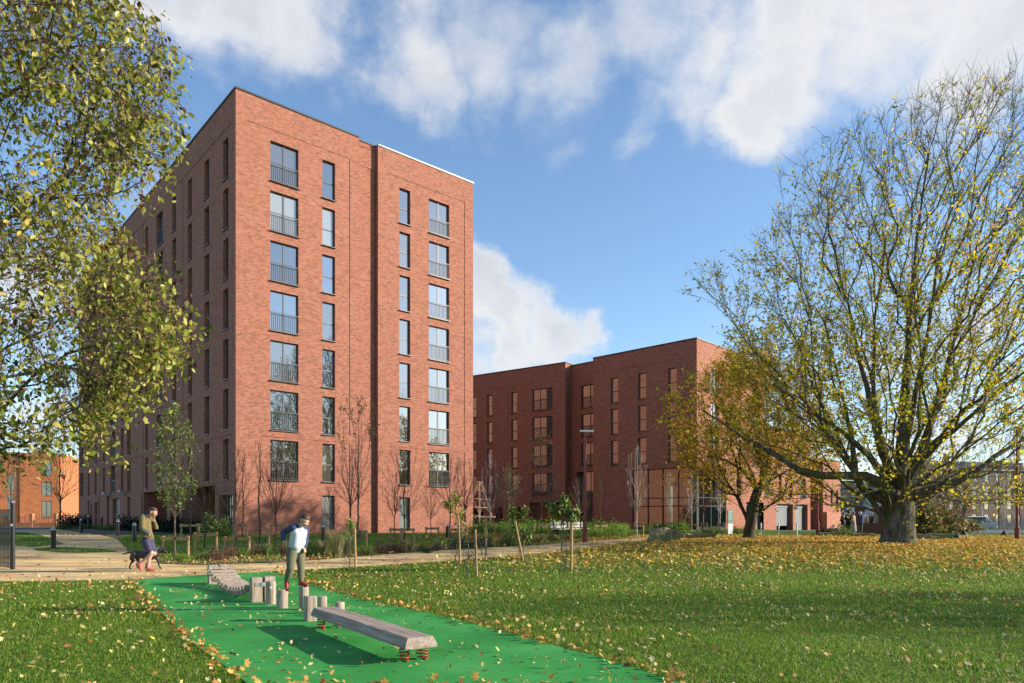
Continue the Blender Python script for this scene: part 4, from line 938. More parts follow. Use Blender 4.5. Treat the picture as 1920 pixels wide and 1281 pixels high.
while len(tips) < 2300:
    c = np.array((rs.uniform(-560, 360), rs.uniform(-250, 890)))
    if c[0] < -40 and rs.uniform() < .55: continue
    if not inpoly(c[None], SIL)[0]: continue
    # thin patches where the sky shows
    hole_ = mnoise.noise((c[0]/75., c[1]/75., 1.7))
    if hole_ > .34 and rs.uniform() < .85: continue
    if 0 < c[0] < 150 and 180 < c[1] < 360 and rs.uniform() < .35: continue
    if c[0] < 150 and 640 < c[1] and rs.uniform() < .4: continue
    e_ = dist_edge(c); dep = D_+rs.uniform(-1, 1)*(.5+1.9*min(1, e_/150)); p = W(c[0], c[1], D_); p2 = (p.x, dep, p.z+.25)
    tips.append(p2)
T.grow(np.array(tips), .35, .3, .45, .03, .10, .3); T.radii(.0042, 2.0)
tw = T.twigs(T.tips, 6, .46, .003, .55, -.1, .9); finish_tree(T, root, .05, 'bark_young', tw)
off = tuple(root.location)
LP = tw[2]; LP = LP+rs.normal(size=LP.shape)*.02; cl = np.array([mnoise.noise((a*1.9, b_*1.9, c*1.5)) for a, b_, c in LP]); LP = LP[(cl > -.06) | (rs.uniform(size=len(LP)) < .22)]; leaf_mesh('crown', LP, .092, 'leaf_birch', root, .1, 'leaf', .8, rs, off, .4)
LP2 = np.array(tips)[rs.randint(0, len(tips), 9000)]+rs.normal(size=(9000, 3))*.11; leaf_mesh('seed_tassels', LP2, .055, 'twig_brown', root, 0, 'quad', 1.6, rs, off)

# --- young trees: a few grown shapes, then copies ---------------------------------------------------------------
def young(seed, h, spread, n, clear, leaf, bm_, up=.9, nleaf=0, lsize=.07, narrow=1.0, tipr=.0052, drop=0, shape='v'):
    """mesh data of a young tree of height h: (trunk, branches, leaves)"""
    rs2 = np.random.RandomState(seed); T = Tree((0, 0, -.05), seed); T.fix[0] = .018+h*.006
    k = T.chain(0, [(rs2.normal()*.03, rs2.normal()*.03, h*clear), (rs2.normal()*.05, rs2.normal()*.05, h*.7), (rs2.normal()*.08, 0, h*.95)], True, [.014+h*.0055, .012+h*.0045, .008+h*.002, .006], .25)
    for i in range(1, len(T.open)): T.open[i] = T.p[i][2] > h*clear*.9
    T.open[0] = False; tips = []
    while len(tips) < n:
        z = rs2.uniform(clear+.08, 1.0); 
        R = spread*{'v': math.sin(PI*min(1, (z-clear)/(1-clear)*.8+.12))**.7, 'o': math.sqrt(max(0, 1-((z-clear)/(1-clear)*2-1)**2)), 'c': 1-.75*(z-clear)/(1-clear)}[shape]
        a = rs2.uniform(0, 2*PI); q = rs2.uniform()**.5; tips.append((R*q*math.cos(a), R*q*math.sin(a), z*h))
    T.grow(np.array(tips), .9, .22, .4, .012, .06, .8); T.radii(tipr, 2.2)
    tw = T.twigs(T.tips, 3, .28*spread**.3, tipr*.75, .35, up)
    a = T.mesh(.014, 9, (0, 0, 0)); tr_ = fast('trunk', a[0], 0, bm_, False, True, a[1])
    b_ = T.mesh(0, .014, (0, 0, 0)); c = len(b_[0]); br = fast('branches', np.concatenate([b_[0], tw[0]]), 0, bm_, False, False, np.concatenate([b_[1], tw[1]+c]))
    lf = None
    if nleaf:
        LP = tw[2][rs2.randint(0, len(tw[2]), nleaf)]+rs2.normal(size=(nleaf, 3))*.06
        if drop: LP = LP[rs2.uniform(size=len(LP)) < np.clip((LP[:, 2]/h-drop)*4, 0.03, 1)]
        lf = leaf_mesh('crown', LP, lsize, leaf, False, .1, 'leaf', .4, rs2)
    return tr_, br, lf
YV = {
 'leafy': young(41, 6.6, .95, 190, .24, 'leaf_green', 'bark_young', .8, 2200, .10, shape='o'),
 'bare_a': young(42, 4.4, 1.05, 110, .28, None, 'bark_young', .8),
 'bare_b': young(43, 4.6, 1.15, 120, .30, None, 'bark_young', 1.1, shape='o'),
 'red': young(44, 4.8, .95, 200, .30, None, 'bark_reddish', .7, shape='o'),
 'birch': young(45, 5.0, .7, 130, .25, None, 'bark_birch', .9, shape='o', tipr=.0036),
 'tan_top': young(146, 7.4, 1.45, 100, .26, 'leaf_tan', 'bark_young', 1.3, 900, .11, drop=.62),
 'wide': young(47, 5.0, 1.7, 110, .22, None, 'bark_dark', 1.2),
 'olive': young(48, 3.9, .9, 200, .32, 'leaf_green', 'bark_young', .8, 420, .07, shape='o'),
 'thin': young(49, 5.0, .28, 26, .5, None, 'bark_dark', 1.4),
 'vase': young(50, 4.2, .85, 120, .30, None, 'bark_reddish', 1.3, shape='v'),
}
YH = {'leafy': 6.6, 'bare_a': 4.4, 'bare_b': 4.6, 'red': 4.8, 'birch': 5.0, 'tan_top': 7.4, 'wide': 5.0, 'olive': 3.9, 'thin': 5.0, 'vase': 4.2}
yr = random.Random(3)
def plant(px, base, top, kind, label, group='young trees between the path and the flats', cat='young tree'):
    b_ = gp(px, base); s = (base-top)/F*b_.y/YH[kind]/1.02
    e = empty('young_tree', b_, label, cat, group, yr.uniform(0, 6.28), s)
    for nm, me in zip(('trunk', 'branches', 'crown'), YV[kind]):
        if me: link(nm, me, e)
    return e
def frame(xl, xr, top, base, label, group='timber staking frames round the young trees'):
    a, b_ = gp(xl, base), gp(xr, base); d = (a.y+b_.y)/2; h = (base-top)/F*d; u_ = (b_-a); L = u_.length; u_.normalize(); rz = math.atan2(u_.y, u_.x)
    e = empty('staking_frame', a, label, 'stake frame', group, rz)
    for x in (0, L): MB().tube([(x, 0, -.1), (x, 0, h)], .042, 10).build2('stake', 'stake_wood', e)
    mb = MB(); mb.box(-.06, L+.06, -.062, -.04, h-.15, h-.03); mb.build2('crossbar', 'stake_wood', e)
    mb = MB(); mb.box(L/2-.03, L/2+.03, -.075, .03, h-.14, h-.04); mb.build2('tie', 'rubber_black', e)
    return e
def build2(s, name, m, parent, smooth=False): return link(name, s.mesh(name, m, (0, 0, 0), smooth), parent)
MB.build2 = build2
Y = [(328, 1045, 757, 'leafy', 'tallest green leafy young tree, in front of the shaded flats'),
 (358, 1014, 860, 'bare_a', 'bare young tree just right of the tall green leafy one'),
 (384, 1031, 858, 'wide', 'bare wide branching young tree, third from the left of the row'),
 (441, 1026, 830, 'bare_b', 'bare round headed young tree in front of the corner of the flats'),
 (455, 1014, 850, 'thin', 'slim leaning bare sapling close behind the corner staking frame'),
 (487, 1019, 815, 'thin', 'dark thin bare pole like sapling left of the boy'),
 (517, 1028, 826, 'red', 'bare reddish twigged birch directly left of the boy'),
 (619, 1008, 905, 'vase', 'small bare sapling in front of the ground floor window'),
 (658, 1008, 828, 'vase', 'upswept bare young tree left of the tan topped tree'),
 (671, 1012, 735, 'tan_top', 'tall young tree with thin tan leaves at its top only'),
 (741, 1010, 880, 'vase', 'slim bare young tree left of the wide branching one'),
 (758, 1014, 835, 'wide', 'dark wide branching bare tree before the right hand brick front'),
 (808, 1008, 900, 'bare_b', 'small dark bare tree in the middle of the right hand brick front'),
 (845, 1012, 845, 'bare_a', 'bare young tree near the right end of the tall flats'),
 (871, 1010, 855, 'vase', 'slender bare tree closest to the right edge of the tall flats'),
 (919, 1001, 850, 'birch', 'white stemmed birch beside the timber climbing frame'),
 (935, 1008, 875, 'red', 'grey twiggy young tree between the birch and the olive crowned tree'),
 (953, 996, 872, 'olive', 'young tree with round olive green crown behind the lawn trees'),
 (1006, 1006, 905, 'vase', 'bare young tree in the bright green planting left of the bench'),
 (1015, 1004, 806, 'tan_top', 'tall leaning young tree with tan leaves over the middle windows'),
 (1037, 1004, 882, 'bare_b', 'grey bare young tree behind the glossy leaved lawn tree'),
 (1086, 1001, 892, 'bare_b', 'bare young tree in front of the dark tall entrance glazing'),
 (1125, 1004, 880, 'thin', 'thin bare sapling right of the red lamp post'),
 (1194, 1006, 835, 'birch', 'white stemmed birch at the left end of the glass corner'),
 (1256, 998, 885, 'birch', 'slim birch with a few orange leaves before the glass corner'),
 (1297, 998, 880, 'birch', 'birch directly left of the glass corner post'),
 (1319, 999, 885, 'vase', 'slender bare tree before the sunlit side of the glass corner'),
 (1350, 999, 872, 'birch', 'pale bare tree at the right end of the glass corner'),
 (1794, 1012, 905, 'bare_b', 'bare sapling with black base guard on the leafy lawn right of the trunk'),
 (1807, 1003, 900, 'olive', 'thin crowned sapling with black base guard on the grass mound'),
 (1883, 1004, 880, 'birch', 'pale bare birch beside the red lamp post at the right edge')]
for t in Y: plant(*t)
FR = [(306, 353, 1005, 1047, 'nearest frame, round the tall green leafy tree'), (340, 373, 982, 1016, 'frame of the second tree, behind the leafy tree'), (366, 406, 998, 1038, 'frame with crooked bar, third from the left'),
 (422, 467, 1006, 1042, 'pale barred frame behind the dark heathers'), (438, 464, 982, 1016, 'small frame against the sunlit brick corner'), (473, 504, 998, 1030, 'reddish frame left of the boy'), (508, 532, 983, 1015, 'small frame behind the boy at shoulder height'),
 (664, 687, 993, 1030, 'frame of the tall tan topped tree'), (732, 752, 990, 1012, 'pale frame, left one of the touching pair'), (754, 776, 990, 1016, 'darker frame, right one of the touching pair'), (799, 822, 988, 1008, 'dark frame right of the touching pair'),
 (842, 866, 990, 1012, 'frame near the right end of the tall flats'), (908, 928, 986, 1004, 'frame behind the white stemmed birch'), (914, 929, 969, 981, 'small pale frame far behind the birch'), (953, 971, 986, 1006, 'frame of the olive crowned tree'), (998, 1028, 985, 1006, 'frame left of the white bench'), (1032, 1050, 985, 1004, 'narrow frame touching the white bench'),
 (1116, 1137, 984, 1003, 'frame right of the bench and the red lamp post'), (1189, 1206, 980, 1004, 'frame at the left end of the glass corner'), (1251, 1266, 980, 999, 'frame above the first boulder'), (1291, 1306, 982, 999, 'green backed frame left of the glass corner post'), (1315, 1326, 980, 999, 'narrow frame right of the glass corner post'), (1346, 1359, 980, 999, 'frame nearest the green totem sign')]
for a, b_, t0, t1, l in FR: frame(a, b_, t0, t1, 'timber staking '+l)
for px, py in ((1794, 1012), (1807, 1003), (1883, 1004)):
    q = gp(px, py); o = MB().tube([q, q+Vector((0, 0, .12)), q+Vector((0, 0, .32))], [.30, .20, .07], 10).build('base_guard', 'rubber_black'); 
    tag(o, {1794: 'black rubber base guard of the sapling nearest the big trunk', 1807: 'black rubber base guard of the middle sapling on the mound', 1883: 'black rubber base guard of the birch near the right red post'}[px], 'tree guard', 'black guards at sapling bases')

# --- guarded trees on the lawn edge -----------------------------------------------------------------------
def cage(px, base, top, wpx, label):
    q = gp(px, base); s = q.y/F; r = wpx*s/2; h = (base-top)*s; mb = MB(); n = 14
    for i in range(n):
        a = 2*PI*i/n; x, y = r*math.cos(a), r*math.sin(a); mb.tube([(x, y, 0), (x, y, h)], .0022, 3, False)
    z = .08
    while z < h:
        mb.tube([(r*math.cos(2*PI*i/n), r*math.sin(2*PI*i/n), z) for i in range(n+1)], .0022, 3, False); z += .09
    o = link('tree_guard', mb.mesh('tree_guard', 'guard_wire'), None, q); return tag(o, label, 'tree guard', 'wire mesh guards round the lawn trees')
def stake(px0, base, px1, top, label, r=.034):
    a = gp(px0, base); b_ = W(px1, top, a.y); o = MB().tube([a-Vector((0, 0, .1)), b_], r, 10).build('stake', 'stake_wood'); return tag(o, label, 'stake', 'round timber stakes beside the lawn trees')
def lawn_tree(px, base, top, blob, leaf, n, ls, label, seed, droop=.3):
    """blob: crown lobes as (px, py, radius_px, count share)"""
    q = gp(px, base); s = q.y/F; root = empty('lawn_tree', q, label, 'young tree', 'young trees on the lawn edge'); T = Tree((q.x, q.y, q.z), seed); T.fix[0] = .02
    rs2 = np.random.RandomState(seed); tb = W(blob[0][0], blob[0][1]+blob[0][2], q.y)
    T.chain(0, [(tb.x, tb.y, tb.z)], True, [.016, .014], .2); tips = []; LP = []
    for bx, by, br, sh in blob:
        c = W(bx, by, q.y); m_ = int(30*sh)+4
        for _ in range(m_):
            v = rs2.normal(size=3); v /= np.linalg.norm(v); v *= br*s*rs2.uniform()**.4; tips.append((c.x+v[0], c.y+v[1]*.8, c.z+v[2]))
    T.grow(np.array(tips), .6, .12, .4, .01, .02); T.radii(.003, 2.2); tw = T.twigs(T.tips, 2, .14, .002, .6, .2)
    finish_tree(T, root, .009, 'bark_young', tw); P = tw[2]; P = P[rs2.randint(0, len(P), n)]+rs2.normal(size=(n, 3))*.03
    leaf_mesh('crown', P, ls, leaf, root, .1, 'leaf', droop, rs2, tuple(q)); return root
lawn_tree(655, 1068, 965, [(657, 985, 9, 1), (652, 1005, 6, .4)], 'leaf_bright', 190, .075, 'small light green leaved tree in a wire guard right of the boy', 61)
cage(654, 1070, 990, 16, 'wire guard round the small tree nearest the boy'); stake(667, 1071, 665, 991, 'pale stake of the lawn tree nearest the boy')
lawn_tree(853, 1056, 925, [(862, 968, 18, 1), (846, 945, 11, .5), (858, 935, 9, .4), (838, 948, 6, .25), (868, 990, 12, .5)], 'leaf_birch', 330, .105, 'yellow green large leaved lawn tree before the right end of the flats', 62)
cage(855, 1058, 985, 17, 'wire guard round the yellow green lawn tree'); stake(863, 1058, 860, 972, 'brown stake of the yellow green lawn tree')
lawn_tree(878, 1083, 985, [(878, 1010, 10, 1), (880, 1040, 9, .6), (876, 990, 6, .3)], 'leaf_tan', 60, .05, 'nearly bare shrubby sapling in the nearest wire guard', 63)
cage(881, 1085, 1000, 25, 'widest and nearest wire guard on the lawn'); stake(894, 1081, 891, 993, 'pale stake nearest the camera beside the widest guard')
lawn_tree(903, 1042, 960, [(895, 978, 12, .7), (905, 985, 9, .5)], 'leaf_green', 110, .08, 'thin light barked tree between the two left lawn stakes', 64); stake(911, 1050, 912, 968, 'tall brown stake by the thin light barked tree')
lawn_tree(978, 1050, 948, [(962, 955, 10, .6), (958, 970, 8, .5), (984, 958, 9, .6), (968, 985, 7, .3), (985, 1010, 9, .4), (988, 1000, 7, .3)], 'leaf_green', 420, .10, 'drooping evergreen leaved tree tied to the leaning stake', 65, 1.2)
stake(982, 1052, 966, 978, 'leaning stake of the drooping evergreen tree'); cage(976, 1051, 1000, 13, 'wire guard at the foot of the leaning stake')
lawn_tree(1057, 1070, 930, [(1056, 955, 15, 1), (1035, 950, 10, .5), (1072, 968, 11, .5), (1058, 935, 9, .4), (1045, 965, 8, .4), (1080, 958, 7, .2)], 'leaf_green', 520, .11, 'glossy dark green leaved tree in a guard on the open lawn', 66, .8)
cage(1057, 1071, 990, 11, 'wire guard of the glossy leaved tree'); stake(1071, 1069, 1072, 971, 'thick pale stake right of the glossy leaved tree', .045)

# --- shrubs and ornamental grasses ----------------------------------------------------------------------------
def shrub_mesh(seed, leaf, n, ls, flat=.8, grass=False):
    rs2 = np.random.RandomState(seed)
    if grass:
        m_ = n; a = rs2.uniform(0, 2*PI, m_); r = rs2.uniform(0, .16, m_); b_ = np.stack([r*np.cos(a), r*np.sin(a), np.zeros(m_)], 1)
        d = np.stack([np.cos(a)*rs2.uniform(.1, .55, m_), np.sin(a)*rs2.uniform(.1, .55, m_), np.ones(m_)], 1); L = rs2.uniform(.5, 1.05, m_)[:, None]
        mid = b_+d*L*.55; tp = b_+d*L+np.stack([np.cos(a)*.22, np.sin(a)*.22, -.12*np.ones(m_)], 1)*L; sd = np.stack([-np.sin(a), np.cos(a), np.zeros(m_)], 1)*ls
        V = np.stack([b_-sd, b_+sd, mid+sd*.8, mid-sd*.8, tp], 1); fa = np.concatenate([np.arange(m_)[:, None]*5+np.array((0, 1, 2, 3)), np.stack([np.arange(m_)*5+3, np.arange(m_)*5+2, np.arange(m_)*5+4, np.arange(m_)*5+4], 1)])
        me = bpy.data.meshes.new('foliage'); me.from_pydata(V.reshape(-1, 3).tolist(), [], [tuple(q) if q[2] != q[3] else tuple(q[:3]) for q in fa.tolist()]); me.materials.append(MATS[leaf]); return me, None
    v = rs2.normal(size=(n, 3)); v /= np.linalg.norm(v, axis=1)[:, None]; q = rs2.uniform(.25, 1, n)**.5; lump = 1+.22*np.sin(v[:, 0]*5+seed)+.18*np.sin(v[:, 1]*6+v[:, 2]*4)
    P = v*(q*lump)[:, None]*.5; P[:, 2] = np.abs(P[:, 2])*flat*1.7+.03
    lf = leaf_mesh('foliage', P, ls, leaf, False, 0, 'leaf', -.5, rs2, None, .4)
    mb = MB()
    for i in range(16): p = P[rs2.randint(n)]; mb.tube([(p[0]*.1, p[1]*.1, 0), (p[0]*.6, p[1]*.6, p[2]*.6), tuple(p)], [.012, .007, .003], 4, False)
    return lf, mb.mesh('stems', 'bark_dark')
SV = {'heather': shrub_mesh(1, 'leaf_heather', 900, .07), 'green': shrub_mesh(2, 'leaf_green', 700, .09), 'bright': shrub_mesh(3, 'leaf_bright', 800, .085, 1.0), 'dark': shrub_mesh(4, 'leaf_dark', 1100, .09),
      'straw': shrub_mesh(5, 'grass_straw', 420, .006, grass=True), 'blue': shrub_mesh(6, 'leaf_blue', 700, .08), 'brush': shrub_mesh(7, 'leaf_bush', 900, .10, 1.0)}
def shrub(px, base, top, wpx, kind, label, group, d=None, name='shrub'):
    q = gp(px, base) if d is None else W(px, 975, d)
    if d: q.z = g(q.x, q.y)
    s = q.y/F; wd = wpx*s; hh = (base-top)*s if d is None else H-(top-975)*s-q.z
    e = empty(name, q, label, 'ornamental grass' if kind == 'straw' else 'shrub', group, yr.uniform(0, 6)); e.scale = (wd*1.15, wd*1.15, hh*1.2/ (1.0 if kind == 'straw' else .88))
    link('foliage', SV[kind][0], e)
    if SV[kind][1]: link('stems', SV[kind][1], e)
SH = [(405, 1051, 1027, 34, 'heather', 'wide dark purple heather clump behind the wooden bridge'), (434, 1046, 1022, 26, 'heather', 'darker rounded heather touching the pale staking frame'), (455, 1045, 1028, 22, 'green', 'low green shrub right of the two dark heathers'),
 (382, 1050, 1034, 26, 'green', 'low green plant left of the dark heathers'), (345, 1053, 1040, 30, 'bright', 'leafy green ground plant in front of the nearest staking frame'), (480, 1043, 1020, 26, 'heather', 'brownish heather below the reddish staking frame'), (505, 1043, 1022, 26, 'green', 'dark green shrub just left of the boy'),
 (533, 1042, 1018, 22, 'heather', 'small heather hidden behind the legs of the boy'), (585, 1044, 1014, 34, 'green', 'grey green bushy shrub right of the boy'), (632, 1044, 990, 40, 'straw', 'tallest feathery straw grass, beside the first guarded tree'), (650, 1040, 1000, 26, 'straw', 'second feathery grass, half behind the guarded tree'),
 (607, 1042, 1010, 28, 'straw', 'shorter grey grass left of the tallest one'), (690, 1041, 1024, 22, 'green', 'low green shrub right of the tan topped tree'), (712, 1038, 1016, 26, 'heather', 'left one of three touching brown heathers'), (732, 1036, 1014, 28, 'heather', 'middle one of three touching brown heathers'), (752, 1036, 1015, 24, 'heather', 'right one of three touching brown heathers'),
 (770, 1035, 1010, 24, 'straw', 'bright straw grass tuft beside the three heathers'), (795, 1034, 1016, 30, 'green', 'dull green shrub below the dark staking frame'), (818, 1033, 1018, 20, 'blue', 'small blue green plant among fallen leaves'), (800, 1037, 1027, 20, 'blue', 'flattest blue green plant at the path edge'),
 (858, 1030, 1006, 34, 'blue', 'dark blue green bush behind the yellow green lawn tree'), (893, 1029, 1005, 36, 'blue', 'big dark bush between the two tall stakes'), (915, 1027, 1006, 20, 'blue', 'narrow dark bush right of the tall brown stake'), (952, 1024, 996, 34, 'green', 'tall loose grey green shrub left of the leaning stake'),
 (990, 1021, 990, 26, 'green', 'upright shrub right of the leaning stake'), (1013, 1020, 1002, 22, 'straw', 'pale straw tuft at the path edge before the bench'), (1035, 1016, 1003, 24, 'green', 'low plant left of the bench foot'), (1062, 1014, 1003, 26, 'heather', 'low brown plant in front of the bench'), (1085, 1012, 1002, 24, 'green', 'low green plant by the foot of the red lamp post'),
 (1115, 1010, 998, 26, 'green', 'low plant right of the red lamp post'), (1145, 1008, 995, 24, 'heather', 'low brown green plant near the path bend'), (1158, 1005, 985, 34, 'bright', 'bright feathery green clump right of the bench'), (1178, 1007, 996, 26, 'green', 'low shrub before the left glass corner birch')]
for a in SH: shrub(*a, 'shrubs in the bed along the path')
SH2 = [(905, 1002, 983, 60, 'bright', 'leftmost bright green shrub of the meadow bed'), (955, 1000, 981, 60, 'bright', 'bright green shrub behind the leaning stake'), (1000, 999, 978, 62, 'bright', 'bright green shrub left of the bench back'), (1045, 997, 977, 62, 'bright', 'bright green shrub directly behind the bench'), (1088, 998, 977, 56, 'bright', 'bright green shrub behind the red lamp post'), (1128, 998, 980, 52, 'bright', 'rightmost bright green shrub of the meadow bed'),
 (1215, 1000, 986, 36, 'green', 'dark green shrub behind the first boulder'), (1275, 999, 982, 36, 'bright', 'green bush behind the second boulder'), (1335, 999, 989, 40, 'green', 'low hedge plant before the sunlit glass'), (1380, 1000, 988, 36, 'green', 'low green plant by the green totem sign'), (1400, 1000, 990, 24, 'green', 'low green plant touching the small maple trunk')]
for a in SH2: shrub(*a, 'shrubs of the meadow bed in front of the mid rise flats')
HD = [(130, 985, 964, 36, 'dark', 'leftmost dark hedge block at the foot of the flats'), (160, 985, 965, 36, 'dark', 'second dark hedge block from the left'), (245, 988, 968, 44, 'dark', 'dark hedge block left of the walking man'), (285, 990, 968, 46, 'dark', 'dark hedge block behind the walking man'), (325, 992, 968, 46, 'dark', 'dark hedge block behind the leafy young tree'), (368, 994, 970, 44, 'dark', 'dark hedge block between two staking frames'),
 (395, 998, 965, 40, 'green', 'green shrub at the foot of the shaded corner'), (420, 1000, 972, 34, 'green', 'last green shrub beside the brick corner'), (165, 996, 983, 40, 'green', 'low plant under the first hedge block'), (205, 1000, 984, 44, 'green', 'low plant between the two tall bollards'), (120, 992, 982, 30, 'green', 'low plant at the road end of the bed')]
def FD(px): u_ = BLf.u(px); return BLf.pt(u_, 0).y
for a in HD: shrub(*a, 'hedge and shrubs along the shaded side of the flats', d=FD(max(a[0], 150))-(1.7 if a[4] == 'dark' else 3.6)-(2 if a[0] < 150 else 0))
RB = [(1735, 1001, 950, 60, 'brush', 'leftmost bramble of the bushes beside the rusty arch'), (1765, 1000, 955, 60, 'brush', 'middle bramble with yellow and red leaves'), (1790, 999, 965, 50, 'brush', 'lower bramble, right one of the three'), (1815, 998, 975, 44, 'brush', 'small dry bush before the grey fence'), (1575, 1004, 985, 44, 'green', 'green shrub by the rocks left of the waiting people'), (1555, 1003, 990, 36, 'dark', 'low dark shrub right of the red garage post'), (45, 985, 950, 60, 'brush', 'yellowish bush before the orange brick building'), (80, 983, 955, 40, 'dark', 'dark bush behind the low garden wall')]
for a in RB: shrub(*a, 'scattered bushes in the distance')
# bare and leafless trees far away
for i, (px, base, top, kind, l) in enumerate([(1748, 996, 850, 'wide', 'bare tree before the left end of the tenement'), (1790, 996, 835, 'wide', 'bare tree left of the tenement middle'), (1840, 996, 822, 'birch', 'pale bare tree before the tenement middle'), (1872, 997, 815, 'wide', 'tall bare tree behind the right red lamp post'), (1912, 997, 800, 'red', 'tallest bare tree at the right edge'),
    (113, 986, 792, 'wide', 'bare dark tree at the corner by the orange building'), (20, 990, 850, 'bare_b', 'bare tree before the orange building'), (1765, 994, 862, 'red', 'reddish bare tree between the two left tenement trees')]):
    q = gp(px, base); dd = {0: 110, 1: 115, 2: 105, 3: 108, 4: 100, 5: 78, 6: 82, 7: 120}[i]; p = W(px, base, dd); p.z = g(p.x, p.y)
    s = (H-(top-PY0)/F*dd-p.z)/YH[kind]; e = empty('bare_tree', p, l, 'tree', 'bare trees in the distance', yr.uniform(0, 6), s)
    for nm, me in zip(('trunk', 'branches', 'crown'), YV[kind]):
        if me: link(nm, me, e)
# ---------------------------------------------------------------- play equipment
def gobj(name, mb, m, loc, label, cat, group=None, smooth=False, rz=0, bevel=0):
    o = link(name, mb.mesh(name, m, (0, 0, 0), smooth), None, loc, rz)
    if bevel: bv = o.modifiers.new('bevel', 'BEVEL'); bv.width = bevel; bv.segments = 2
    return tag(o, label, cat, group)
def logpost(px, base, h, dia, label, square=False, seed=0, disc=False):
    q = gp(px, base); q.z += .01; r = dia/2; rs2 = random.Random(seed); mb = MB(); n = 20
    prof = [(0, 1.0), (h*.5, 1.0+rs2.uniform(-.02, .02)), (h-.025, .985), (h-.008, .95), (h, .88)]; i0 = 0
    for z, k in prof:
        for j in range(n):
            a = 2*PI*j/n; f = 1+.03*math.sin(a*3+seed)+.015*math.sin(a*7+seed*2)
            if square: f *= min(1/max(abs(math.cos(a+.35)), abs(math.sin(a+.35))), 1.26)*.9
            mb.v.append((r*k*f*math.cos(a), r*k*f*math.sin(a), z))
    for i in range(len(prof)-1):
        for j in range(n): mb.f.append((i*n+j, i*n+(j+1) % n, (i+1)*n+(j+1) % n, (i+1)*n+j))
    mb.f.append(tuple((len(prof)-1)*n+j for j in range(n)))
    root = empty('stepping_post', q, label, 'log post', 'weathered stepping posts on the green surface', seed)
    mb.build2('post', 'weathered_wood', root)
    if disc:
        a = -PI/2+.35-seed; mb = MB(); c = Vector((math.cos(a), math.sin(a), 0)); mb.tube([c*r*.9+Vector((0, 0, h*.74)), c*r*1.07+Vector((0, 0, h*.74))], .022, 16); mb.build2('marker_disc', 'white_paint', root)
    return q
logpost(508, 1134, .43, .18, 'stepping post with white disc beside the plate of the wooden bridge', seed=1, disc=True)
logpost(529.5, 1141, .325, .19, 'short stepping post left of the boy, right of the disc post', seed=2)
qb = logpost(569.5, 1144, .40, .17, 'stepping post the boy is standing on', seed=3)
logpost(582, 1165, .385, .20, 'squarish stepping post touching the end of the sloping plank', True, seed=4)
logpost(604.5, 1151, .285, .15, 'lower stepping post half hidden behind the plank end', seed=5)
logpost(637, 1156, .225, .155, 'lowest stepping post, behind the plank near its springs', seed=6)
# clatter bridge: two pairs of square posts with hanging logs between
A_ = gp(409, 1096); B_ = gp(492, 1129); A_.z += .01; B_.z += .01; dv = (B_-A_); Lb = Vector((dv.x, dv.y, 0)).length; du = Vector((dv.x, dv.y, 0)).normalized(); rz = math.atan2(du.y, du.x)
root = empty('log_bridge', A_, 'low hanging bridge of weathered wooden slats between square end posts', 'play bridge', None, rz)
def sq(x, y, h, wd=.2):
    mb = MB(); mb.box(x-wd/2, x+wd/2, y-wd/2, y+wd/2, 0, h); o = mb.build2('end_post', 'weathered_wood', root); bv = o.modifiers.new('bevel', 'BEVEL'); bv.width = .012; bv.segments = 2; return o
sq(-.05, -.12, .47); sq(-.05, .12, .475); sq(Lb, -.12, .47); last = sq(Lb, .12, .48)
n = 15
for i in range(n):
    t_ = (i+.5)/n; x = .09+t_*(Lb-.2); sag = .36-.30*(1-(2*(t_*1.0-.58))**2)*.75; sag = max(.13, sag); r_ = random.Random(i); lo = sag-.10-r_.uniform(0, .05)
    hw = .25+r_.uniform(-.01, .02); mb = MB(); mb.box(x-.062, x+.062, -hw, hw, sag-.02, sag+.035); mb.box(x-.05, x+.045, -hw-.015, -hw+.07, lo, sag+.01).box(x-.05, x+.045, hw-.07, hw+.015, lo, sag+.01)
    o = mb.build2('slat', 'weathered_wood', root)
mb = MB(); 
for y in (-.17, .17): mb.tube([(.02, y, .40)]+[(.09+t_*(Lb-.2), y, max(.13, .36-.225*(1-(2*(t_-.58))**2))-.03) for t_ in [k/8 for k in range(9)]]+[(Lb-.05, y, .33)], .012, 6)
mb.build2('chain', 'dark_metal', root)
mb = MB(); yv = -.12; mb.box(Lb+.10, Lb+.108, -.16, .10, .30, .375); pl = mb.build2('number_plate', 'cap_metal', root)
mb = MB(); c = Vector((Lb+.109, -.06, .338)); n_ = 16
mb.tube([c+Vector((0, .018*math.cos(2*PI*k/n_), .022*math.sin(2*PI*k/n_))) for k in range(n_+1)], .005, 5, False); link('ring_mark', mb.mesh('ring_mark', 'sign_ink'), pl)
# balance plank on springs
Nc = Vector((-1.005, 7.76, 0)); Fc = Vector((-2.775, 10.43, 0)); dv = Nc-Fc; Lp = dv.length; rz = math.atan2(dv.y, dv.x); mid = (Nc+Fc)/2; mid.z = .01
root = empty('balance_plank', mid, 'long sloping edged wooden plank on four red springs in the foreground', 'balance beam', None, rz)
h0, h1 = .165, .285; mb = MB(); wt, wb = .145, .19; lt, lb = Lp/2, Lp/2+.03
rs2 = random.Random(2); nseg = 16; rings = []
for i in range(nseg+1):
    t_ = i/nseg; xt = -lt+2*lt*t_; xb = -lb+2*lb*t_; j = [rs2.uniform(-.004, .004) for _ in range(6)]
    rings.append([(xb, -wb+j[0], h0), (xb, wb+j[1], h0), (xb, wb+j[1], h0+.03), (xt, wt+.012, h1-.012+j[2]), (xt, wt+j[3], h1+j[2]), (xt, -wt+j[4], h1+j[5]), (xt, -wt-.012, h1-.012+j[5]), (xb, -wb+j[0], h0+.03)])
mb.v = [p for r in rings for p in r]
